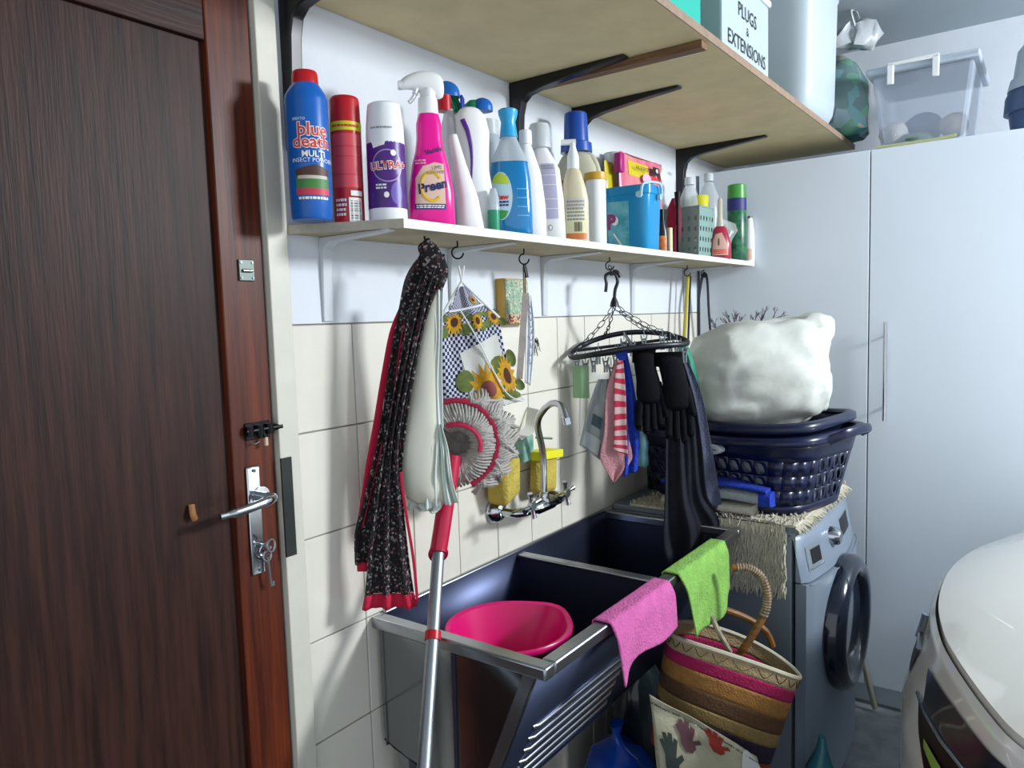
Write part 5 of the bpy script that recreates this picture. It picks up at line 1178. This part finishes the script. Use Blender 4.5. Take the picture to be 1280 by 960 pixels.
xa = atz(.803, 848, 718).x; xb = atz(.803, 909, 677).x
over_rim('green_dishcloth', 'lime green microfibre cloth hanging over the front rim of the far sink', xa, xb, [(867, 797), (878, 785), (895, 772), (906, 756), (910, 735)], m_gc, .006, 2.0)

# ================================================================== STRIPED BASKET AND BAGS ON THE FLOOR
t = thing('striped_straw_basket', 'striped woven straw basket with wrapped leather handles beside the washing machine', 'basket', (.93, -.50, 0), world=True)
def g_(px, py, o=0): return pl(px, py, .93, -.53 - o, -56)
TL, TR, BL, BR = g_(836, 778), g_(997, 832), g_(814, 925), g_(948, 985)
dv = V((CD.x, CD.y, 0)).normalized()
def bsk(u, s_, o=0):     # s_ 0 rim .. 1 foot
    a, c = lerp(TL, BL, s_), lerp(TR, BR, s_); m_ = (a+c)/2; h = (c-a)/2*(1 + o); d_ = dv*lerp(.085, .07, s_)*(1 + o)
    q = 2*PI*u; cs, sn = math.cos(q), math.sin(q)
    return m_ + h*math.copysign(abs(cs)**.85, cs) + d_*math.copysign(abs(sn)**.85, sn) + V((0, 0, -.02*cs*cs*(1-s_)+.0))
m_str = {n: mat(n, c, .85, vary=.18, vscale=60, bump=.5, bscale=200) for n, c in (('straw_cream', '#b09a72'), ('straw_magenta', '#a3154f'), ('straw_orange', '#9a6c34'), ('straw_brown', '#5a3d24'), ('straw_tan', '#8f7646'), ('straw_purple', '#2f1f38'), ('straw_red', '#8a3420'))}
for nm, s0, s1 in (('straw_cream', 0, .11), ('straw_magenta', .11, .21), ('straw_orange', .21, .35), ('straw_brown', .35, .48), ('straw_tan', .48, .59), ('straw_purple', .59, .73), ('straw_red', .73, 1)):
    MB().grid(lambda u, v: bsk(u, lerp(s0, s1, v)), 72, 5).build('woven_band', m_str[nm], t, smooth=180, solid=.004)
MB().tube([bsk(i/72, 0) for i in range(72)], .0055, 6, closed=True).build('rim_binding', mat('cream_binding', '#b8b09a', .8), t)
MB().add([bsk(i/48, 1) for i in range(48)], [tuple(range(48))]).build('base', m_str['straw_brown'], t)
b = MB()
for k in range(11):
    u = .5 + .5*(k+.5)/11
    for q in range(2): b.tube(path([bsk(u - .018, .03, .012), bsk(u, .085, .012), bsk(u + .018, .03, .012)], 8), .0016, 4)
b.build('scallop_stitch', mat('dark_thread', '#4a3420', .9), t)
m_lea = mat('wrapped_rattan', '#8a5a22', .5, c2='#5c3c18', vscale=18, stretch=(1, 1, 6)); m_lg = mat('grey_wrap', '#6a6057', .6, c2='#a89a80', vscale=60)
b = MB(); pp = path([g_(923, 820, .05), g_(940, 795, .06), g_(955, 768, .05), g_(959, 745, .04), g_(952, 722, .03), g_(935, 710, .02), g_(915, 710, .02)], 40); b.tube(pp, .0095, 10); b.build('handle', m_lea, t, smooth=60)
b = MB()
for i in range(3, 38, 1):
    if i > 12: b.tube([pp[i], pp[i].lerp(pp[i+1], .55)], .0108, 8)
b.build('handle_binding', m_lg, t)
b = MB(); b.tube(path([g_(889, 770, .02), g_(896, 785, .04), g_(904, 800, .06), g_(913, 815, .06)]), .0065, 8); b.build('handle', m_lg, t)
b = MB(); b.tube(path([g_(966, 808, -.16), g_(958, 790, -.16), g_(940, 776, -.16), g_(918, 766, -.16), g_(900, 760, -.14)]), .0085, 8); b.build('handle', m_lea, t)
# tote bag with hand prints
t = thing('handprint_tote', 'cream canvas bag printed with hand prints and small lettering', 'bag', (.80, -.5, 0), world=True)
def h_(px, py, o=0): return pl(px, py, .77, -.52 - o, -56)
S = sheet_fn([h_(811, 866), h_(816, 900), h_(824, 960), h_(832, 1060)], [h_(945, 944), h_(950, 965), h_(955, 1000), h_(950, 1100)], [(.006, 1.1, .5)], .01, 5)
sheet(S, 'canvas', mat('cream_canvas', '#a9a58c', .9, vary=.08, vscale=14, bump=.2, bscale=120), t)
S2 = sheet_fn([h_(813, 872, -.012), h_(830, 1060, -.012)], [h_(945, 950, -.012), h_(950, 1100, -.012)]); sheet(S2, 'back_canvas', mat('cream_canvas', ''), t)
ew = (h_(945, 944) - h_(811, 866)); wl = ew.length
St = lambda u, v, e=.002: S(u/wl + .5, .5 - v/.42 - .42 + .0, e + .001)
St = lambda u, v, e=.002: S(min(max(.5 + u/wl, 0), 1), min(max(.12 - v*3.4, 0), 1), .004)
text(St, 'to gardeners with eager hands and with their kindness', 0, 0, .0160, mat('marker_ink', '#2a2c2c', .6), t, bold=.0004)
def hand(u, v, s1, m):
    pts = [(-.5, -.2), (-.45, .35), (.45, .35), (.5, -.3), (.2, -.7), (-.25, -.7)]
    patch(S, 0, 0, 0, 0, m, t, 'palm_print', .004, shape=[(u + x*s1*.055, v - y*s1*.05) for x, y in pts])
    for a, L_ in ((-.55, .85), (-.22, 1.1), (.08, 1.15), (.38, 1.0), (1.15, .7)):
        c0 = (u + math.sin(a)*s1*.022, v - math.cos(a)*s1*.012); c1 = (u + math.sin(a)*s1*.075*L_, v - math.cos(a)*s1*.085*L_); px = math.cos(a)*s1*.0085; py = math.sin(a)*s1*.008
        patch(S, 0, 0, 0, 0, m, t, 'finger_print', .004, shape=[(c0[0]-px, c0[1]-py), (c1[0]-px, c1[1]-py), (c1[0]+px, c1[1]+py), (c0[0]+px, c0[1]+py)])
hand(.32, .40, 2.6, mat('plum_hand', '#5a3a40', .8)); hand(.60, .27, 2.6, mat('red_hand', '#8e2d20', .8)); hand(.13, .60, 2.4, mat('dark_hand', '#2f3a34', .8))
t = thing('white_cloth_tip', 'white cloth tip poking up by the hand print bag', 'cloth', h_(935, 950), world=True)
sheet(sheet_fn([h_(929, 938, .02), h_(927, 955, .02), h_(930, 980, .02)], [h_(934, 938, .02), h_(948, 955, .02), h_(965, 985, .02)]), 'cloth', mat('white_cotton', '#c4c9c6', .9), t, nu=8, nv=8)
t = thing('teal_bag', 'teal plastic bag between striped basket and washing machine', 'bag', (1.10, -.64, 0), world=True)
b = MB(); b.loft([[(1.10 + r_1*math.cos(a), -.655 + r_1*.8*math.sin(a), z) for a in [2*PI*k/24 for k in range(24)]] for z, r_1 in ((.002, .05), (.03, .066), (.12, .062), (.2, .045), (.26, .02), (.29, .01))]); b.v = [p + V((noise.noise(p*30), noise.noise(p*30 + V((3,0,0))), 0))*.012 for p in b.v]
b.build('bag', mat('teal_film', '#2c6a78', .35), t, smooth=60)
# under the sink
def blob(name, label, ct, c, prof, m, amp=.012, fr=26, sub='body', el=(1, 1)):
    t = thing(name, label, ct, (c[0], c[1], 0), world=True); b = MB()
    b.loft([[(c[0] + r*el[0]*math.cos(a), c[1] + r*el[1]*math.sin(a), z) for a in [2*PI*k/36 for k in range(36)]] for z, r in prof])
    if amp: b.v = [p + V((noise.noise(p*fr), noise.noise(p*fr + V((3,0,0))), .5*noise.noise(p*fr)))*amp for p in b.v]
    b.v = [V((p.x, p.y, max(p.z, .001))) for p in b.v]
    b.build(sub, m, t, smooth=60); return t
p = aty(-.20, 772, 930)
t = blob('blue_bag', 'knotted royal blue plastic bag under the front of the sinks', 'bag', (p.x, -.20), [(.002, .08), (.03, .10), (.12, .105), (p.z - .05, .09), (p.z - .01, .06), (p.z + .015, .022), (p.z + .04, .014), (p.z + .065, .022)], mat('blue_film', '#0e3f9e', .22, vary=.3, vscale=8), .02, 16)
p = aty(-.12, 793, 880)
t = blob('water_bottle', 'big dark clear bottle with white cap behind the blue bag', 'bottle', (1.03, -.16), [(.0, .085), (.01, .09), (.30, .09), (.34, .085), (.40, .05), (.43, .028)], mat('smoky_plastic', '#20282c', .12, alpha=.85), 0)
MB().tube([(1.03, -.16, .425), (1.03, -.16, .455)], .03, 20).build('cap', mat('frost_lid', ''), t)
blob('cleaning_jug', 'dim grey jug with pale cap between blue bag and striped basket', 'jug', (1.09, -.31), [(0, .055), (.01, .06), (.34, .06), (.40, .045), (.44, .026), (.445, .034), (.49, .034)], mat('dim_grey_plastic', '#4a5158', .35), 0)
p = onx = atx(.42, 645, 950)
t = thing('white_vase', 'white cup shaped pot just under the trough ribs', 'pot', (.40, -.16, 0), world=True)
b = MB(); c = aty(-.12, 640, 952); b.loft([[(c.x + r*math.cos(a), -.12 + r*math.sin(a), z) for a in [2*PI*k/28 for k in range(28)]] for z, r in ((c.z - .12, .03), (c.z - .08, .038), (c.z, .042), (c.z + .03, .04), (c.z + .03, .034), (c.z - .02, .034))], caps=False); 
b.build('pot', mat('white_plastic', ''), t, smooth=50)
MB().tube([(c.x, -.12, 0), (c.x, -.12, c.z-.1)], [.06, .03], 20).build('stand', mat('dim_grey_plastic', ''), t)
t = tag(MB().tube([atx(1.865, 1094, 886), atx(1.865, 1078, 822), atx(1.865, 1060, 750)], .009, 10).build('broom_handle', mat('pale_wood_stick', '#8b8a78', .7), origin=atx(1.865, 1094, 886)), 'pale wooden stick leaning on the white cupboard behind the machine', 'stick')

# ================================================================== ON THE TOP SHELF AND THE CUPBOARD
TZ = 2.0035
def opbox(name, label, x0, x1, y0, y1, z0, h, m, taper=.03, lid=None):
    t = thing(name, label, 'box', ((x0+x1)/2, (y0+y1)/2, z0), world=True)
    b = MB(); cx, cy = (x0+x1)/2, (y0+y1)/2
    b.loft([[(cx + (x-cx)*s1, cy + (y-cy)*s1, z) for x, y in ((x0,y0),(x1,y0),(x1,y1),(x0,y1))] for z, s1 in ((z0, 1-taper), (z0+h, 1))]); b.build('body', m, t, smooth=0, bevel=.006)
    if lid: MB().box((x0-.006, y0-.006, z0+h), (x1+.006, y1+.006, z0+h+.016)).build('lid', lid, t, bevel=.004)
    return t
m_tb = mat('teal_box', '#21a896', .4); m_gb = mat('grey_white_box', '#aab9bd', .4)
xt = aty(-.48, 874, 20).x
t = opbox('teal_storage_box', 'teal storage box with marker writing at the front of the top shelf', xt - .26, xt, -.485, -.15, TZ, .2, m_tb, .0)
Sf = lambda u, v, e=.001: V((xt - .02 + u, -.4855 - .0012, TZ + v))
text(Sf, 'ENSS', -.07, .088, .06, mat('marker_black', '#1c2326', .6), t, rot=.0, shear=-.1)
xp0, xp1 = aty(-.475, 903, 50).x, aty(-.475, 961, 90).x
t = opbox('plugs_box', 'pale grey storage box marked PLUGS and EXTENSIONS', xp0, xp1, -.475, -.12, TZ, .205, m_gb, .0, mat('white_plastic', ''))
Sf = lambda u, v, e=.001: V(((xp0+xp1)/2 + u, -.4755 - .0012, TZ + v))
mk = mat('marker_black', '')
text(Sf, 'PLUGS', .0, .130, .048, mk, t, rot=0); text(Sf, '&', .0, .091, .030, mk, t); text(Sf, 'EXTENSIONS', .0, .048, .048, mk, t, rot=0, wide=(xp1-xp0)*.9/.31)
# long grey tub
tx0 = atz(TZ, 1001, 136).x; tx1 = aty(-.51, 1050, 80).x
t = thing('grey_storage_tub', 'large pale grey rounded plastic tub at the shelf front beside the PLUGS box', 'tub', ((tx0+tx1)/2, -.32, TZ), world=True)
b = MB(); cx, cy = (tx0+tx1)/2, -.325; hx_, hy_ = (tx1-tx0)/2, .19
b.loft([ring(hx_*s1, hy_*s1, z, 48, 7, cx, cy) for z, s1 in ((TZ, .80), (TZ+.012, .88), (TZ+.035, .94), (TZ+.07, .965), (TZ+.395, 1.0), (TZ+.40, 1.02), (TZ+.415, 1.02))]); b.build('body', mat('cool_grey_plastic', '#b3c0c8', .32), t, smooth=50)
# colourful bag and white bag at the end of the shelf
m_mix = fabric_flecks('mixed_decorations', '#1f5a5c', ['#3c7f86', '#6d8d9a', '#244a66', '#7a3142', '#2f7d5e', '#a09a86'], 22)
t = thing('decorations_bag', 'clear bag of blue green and red decorations at the end of the top shelf', 'bag', (2.10, -.47, TZ), world=True)
b = MB(); c = (2.10, -.47); b.loft([[(c[0] + r*math.cos(a), c[1] + r*.8*math.sin(a), TZ + z) for a in [2*PI*k/32 for k in range(32)]] for z, r in ((.001, .09), (.02, .115), (.10, .125), (.2, .11), (.26, .06), (.29, .03))])
b.v = [V((p.x, p.y, max(TZ+.0005, p.z))) + V((noise.noise(p*14), noise.noise(p*14 + V((3,0,0))), 0))*.03 for p in b.v]
b.build('contents', m_mix, t, smooth=60)
b2 = MB(); b2.v = [V(((p.x-c[0])*1.06 + c[0], (p.y-c[1])*1.06 + c[1], p.z + .003)) + V((noise.noise(p*40), noise.noise(p*40 + V((3,0,0))), 0))*.008 for p in b.v]; b2.f = list(b.f); b2.build('clear_film', mat('thin_film', '#dfe6e6', .12, alpha=.14), t, smooth=40)
t = thing('white_carrier_bag', 'crumpled white carrier bag tied on top of the decorations', 'bag', (2.1, -.43, TZ+.29), world=True)
b = MB(); c = atx(2.08, 1072, 44); b.loft([[c + V((.05*s1*math.cos(a), .065*s1*math.cos(a)*-.6 + .05*s1*math.sin(a), z)) for a in [2*PI*k/28 for k in range(28)]] for z, s1 in ((-.045, .5), (-.03, .9), (0, 1.1), (.03, .8), (.045, .3))])
b.v = [p + V((noise.noise(p*28), noise.noise(p*28 + V((3,0,0))), noise.noise(p*26)))*.028 for p in b.v]; b.build('bag', mat('grey_white_film', '#b4babd', .35, alpha=.9), t, smooth=60)
MB().tube(path([c + V((-.03, 0, .02)), c + V((-.05, .01, .07)), c + V((-.01, 0, .075)), c + V((.01, -.01, .03))]), .004, 6, flat=.4).build('bag_handle', mat('grey_white_film', ''), t)
# clear box on the cupboard
CZ = 1.921
t = thing('clear_storage_box', 'large cloudy clear storage box with lid on top of the white cupboard', 'box', (2.13, -.74, CZ), world=True)
m_cl = mat('cloudy_clear', '#b4bfce', .3, alpha=.45)
y0, y1 = -.895, -.60
b = MB(); b.loft([[(x, y, z) for x, y in ((1.95+i_, y0+i_), (2.34-i_, y0+i_), (2.34-i_, y1-i_), (1.95+i_, y1-i_))] for z, i_ in ((CZ, .03), (CZ+.02, .025), (CZ+.245, .0))]); b.build('body', m_cl, t, smooth=0, bevel=.012)
MB().box((1.935, y0-.015, CZ+.245), (2.355, y1+.015, CZ+.268)).build('lid', mat('cloudy_lid', '#b3bfcd', .3, alpha=.75), t, bevel=.006)
b = MB()
for yy in (-.66, -.79): b.box((1.926, yy-.01, CZ+.205), (1.938, yy+.01, CZ+.272))
b.box((1.926, -.80, CZ+.262), (1.936, -.65, CZ+.275)); b.build('clip_handle', mat('white_plastic', ''), t, bevel=.003)
for (x, y, z, r, m, lb) in ((2.02, -.66, .06, .045, mat('pale_wool', '#c9c4c0', .9), 'pale round bundle in the cloudy storage box, left side'), (2.06, -.83, .07, .045, mat('cream_bundle', '#c7b8ae', .9), 'cream bundle in the cloudy storage box, right side'), (2.14, -.73, .09, .06, mat('dull_lilac', '#8d94ad', .9), 'dull lilac bundle in the middle of the cloudy storage box')):
    o = thing('cloth_bundle', lb, 'bundle', (x, y, CZ + z)); b = MB(); b.loft([ring(max(.004, r*math.cos(a)), max(.004, r*math.cos(a)), r*math.sin(a)*.9, 20) for a in [-PI/2 + PI*i/10 for i in range(11)]]); b.v = [p + V((noise.noise(p*20), noise.noise(p*20 + V((3,0,0))), 0))*.015 for p in b.v]; b.build('bundle', m, o, smooth=60)
o = thing('green_bundle', 'grey green scrap low in the cloudy storage box', 'bundle', (2.02, -.72, CZ + .03)); b = MB(); b.loft([ring(.05*s1, .06*s1, z, 20) for z, s1 in ((-.02, .8), (0, 1), (.02, .7))]); b.build('bundle', mat('grey_green', '#5d7a66', .9), o, smooth=60)
tag(MB().tube([(1.935, -.62, CZ+.008), (1.935, -.80, CZ+.008), (1.935, -.85, CZ+.013)], .006, 8).build('yellow_rod', mat('pale_yellow', '#b9bb8a', .5), origin=(1.935, -.7, CZ)), 'pale yellow rod lying along the front of the cloudy storage box', 'rod')
# blue pot at the right
t = thing('blue_pot', 'dusty blue pot with pale upturned container on the cupboard at the right', 'pot', (2.06, -1.07, CZ), world=True)
c = (2.06, -1.075); b = MB(); b.loft([[(c[0] + r*math.cos(a), c[1] + r*math.sin(a), CZ + z) for a in [2*PI*k/36 for k in range(36)]] for z, r in ((0, .085), (.07, .095), (.071, .108), (.12, .105), (.16, .085), (.175, .07))]); b.build('pot', mat('slate_blue_plastic', '#43597c', .4), t, smooth=40)
b = MB(); b.loft([[(c[0] + r*math.cos(a), c[1] + r*math.sin(a), CZ + z) for a in [2*PI*k/36 for k in range(36)]] for z, r in ((.14, .10), (.175, .092), (.176, .085), (.26, .075), (.28, .06))]); b.build('pale_container', mat('cool_grey_plastic', ''), t, smooth=40)

# ================================================================== CAR NOSE
m_car = mat('white_car_paint', '#e0ddd5', .25, coat=1); m_cgap = mat('dark_gap', ''); m_lamp = mat('headlight_glass', '#0c1526', .3, coat=.3, vary=.3, vscale=8)
car = thing('white_car', 'white parked car nose with dark headlight at the lower right', 'car', (1.1, -1.4, 0), world=True)
half = [(.345, -2.3), (.345, -1.6), (.352, -1.3), (.375, -1.18), (.405, -1.125), (.45, -1.083), (.52, -1.048), (.6, -1.015), (.69, -.982), (.78, -.955), (.90, -.932), (1.0, -.922), (1.10, -.919)]
plan = [V((x, y, 0)) for x, y in half] + [V((1.10 + (1.10 - x)*.92, y, 0)) for x, y in half[-2::-1]]
NP = 96
def pc_(s_): return cat(plan, s_)
def pn(s_):
    d = pc_(min(1, s_ + .004)) - pc_(max(0, s_ - .004)); return V((-d.y, d.x, 0)).normalized()
def lv(s_, off, z): p = pc_(s_) + pn(s_)*off; return V((p.x, p.y, z))
rows = [(0, .742), (.010, .732), (.016, .70), (.030, .645), (.045, .60), (.062, .54), (.066, .46), (.066, .36), (.055, .27), (.03, .20), (-.03, .19)]
MB().grid(lambda u, v: (lambda i, f: lv(u, lerp(rows[i][0], rows[i+1][0], f), lerp(rows[i][1], rows[i+1][1], f)))(min(int(v*(len(rows)-1)), len(rows)-2), v*(len(rows)-1) - min(int(v*(len(rows)-1)), len(rows)-2)), NP, 40).build('bumper', m_car, car, smooth=60)
A = V((1.10, -2.3, 0))
def hoodp(s_, k):
    P = pc_(s_); q = P.lerp(A, k); return V((q.x, q.y, .752 + .20*(1 - (1-k)**3.2)))
b = MB(); b.grid(lambda u, v: hoodp(u, .004 + .94*v**1.6), NP, 30); b.grid(lambda u, v: (lambda p: V((p.x, p.y, lerp(.735, p.z, v))))(hoodp(u, .004 + .006*(1-v)*0)), NP, 1); b.build('hood', m_car, car, smooth=60)
MB().grid(lambda u, v: lv(u, lerp(.001, -.03, v), .733), NP, 1).build('shut_line', m_cgap, car)
def s_at_x(x):
    lo, hi = .1, .5
    for _ in range(40):
        m_ = (lo + hi)/2
        if pc_(m_).x < x: lo = m_
        else: hi = m_
    return lo
def offz(z):
    for a, c in zip(rows, rows[1:]):
        if c[1] <= z <= a[1]: return lerp(a[0], c[0], (a[1]-z)/(a[1]-c[1]))
    return .03
def cs(x, z, e=.004): return lv(s_at_x(x), offz(z) + e, z)
Scar = lambda u, v, e=.004: cs(u, v, e)
def cpatch(pts, m, nm, e): return patch(lambda u, v, ee=0: cs(u, v, e), 0, 0, 0, 0, m, car, nm, e, shape=pts)
cpatch([(.77, .688), (.60, .70), (.435, .708), (.42, .66), (.50, .645), (.62, .632), (.725, .625)], m_lamp, 'headlight', .004)
cpatch([(.755, .622), (.66, .625), (.50, .640), (.42, .655), (.415, .60), (.45, .54), (.53, .535), (.62, .56), (.70, .59)], m_blk, 'lamp_housing', .003)
MB().tube([cs(x, z, .006) for x, z in ((.77, .632), (.70, .630), (.60, .636), (.5, .646), (.42, .66))], .004, 8).build('chrome_strip', mat('satin_chrome', '#9aa3ad', .25, 1), car)
cpatch([(.66, .603), (.60, .606), (.50, .612), (.44, .62), (.43, .602), (.5, .590), (.60, .588), (.65, .592)], mat('lime_reflection', '#7cb34a', .2, coat=1), 'green_reflection', .007)  # green reflection in the headlight, modelled as a coloured strip
b = MB(); b.tube([cs(.98, z, .006) for z in (.66, .69, .715)], .008, 8); b.tube([cs(x, .67, .006) for x in (.9, .98, 1.1, 1.2)], .006, 8); b.build('grille_badge', mat('satin_chrome', ''), car)
cpatch([(.92, .60), (1.10, .60), (1.28, .60), (1.28, .655), (1.1, .66), (.92, .655)], m_blk, 'grille', .003)
for x in (.36, 1.66): MB().tube([(x, -1.72, .29), (x + .03, -1.72, .29), (x+.17, -1.72, .29), (x + .19, -1.72, .29)], [.25, .285, .285, .25], 36).build('wheel', mat('tyre_rubber', '#121213', .8), car, smooth=40)
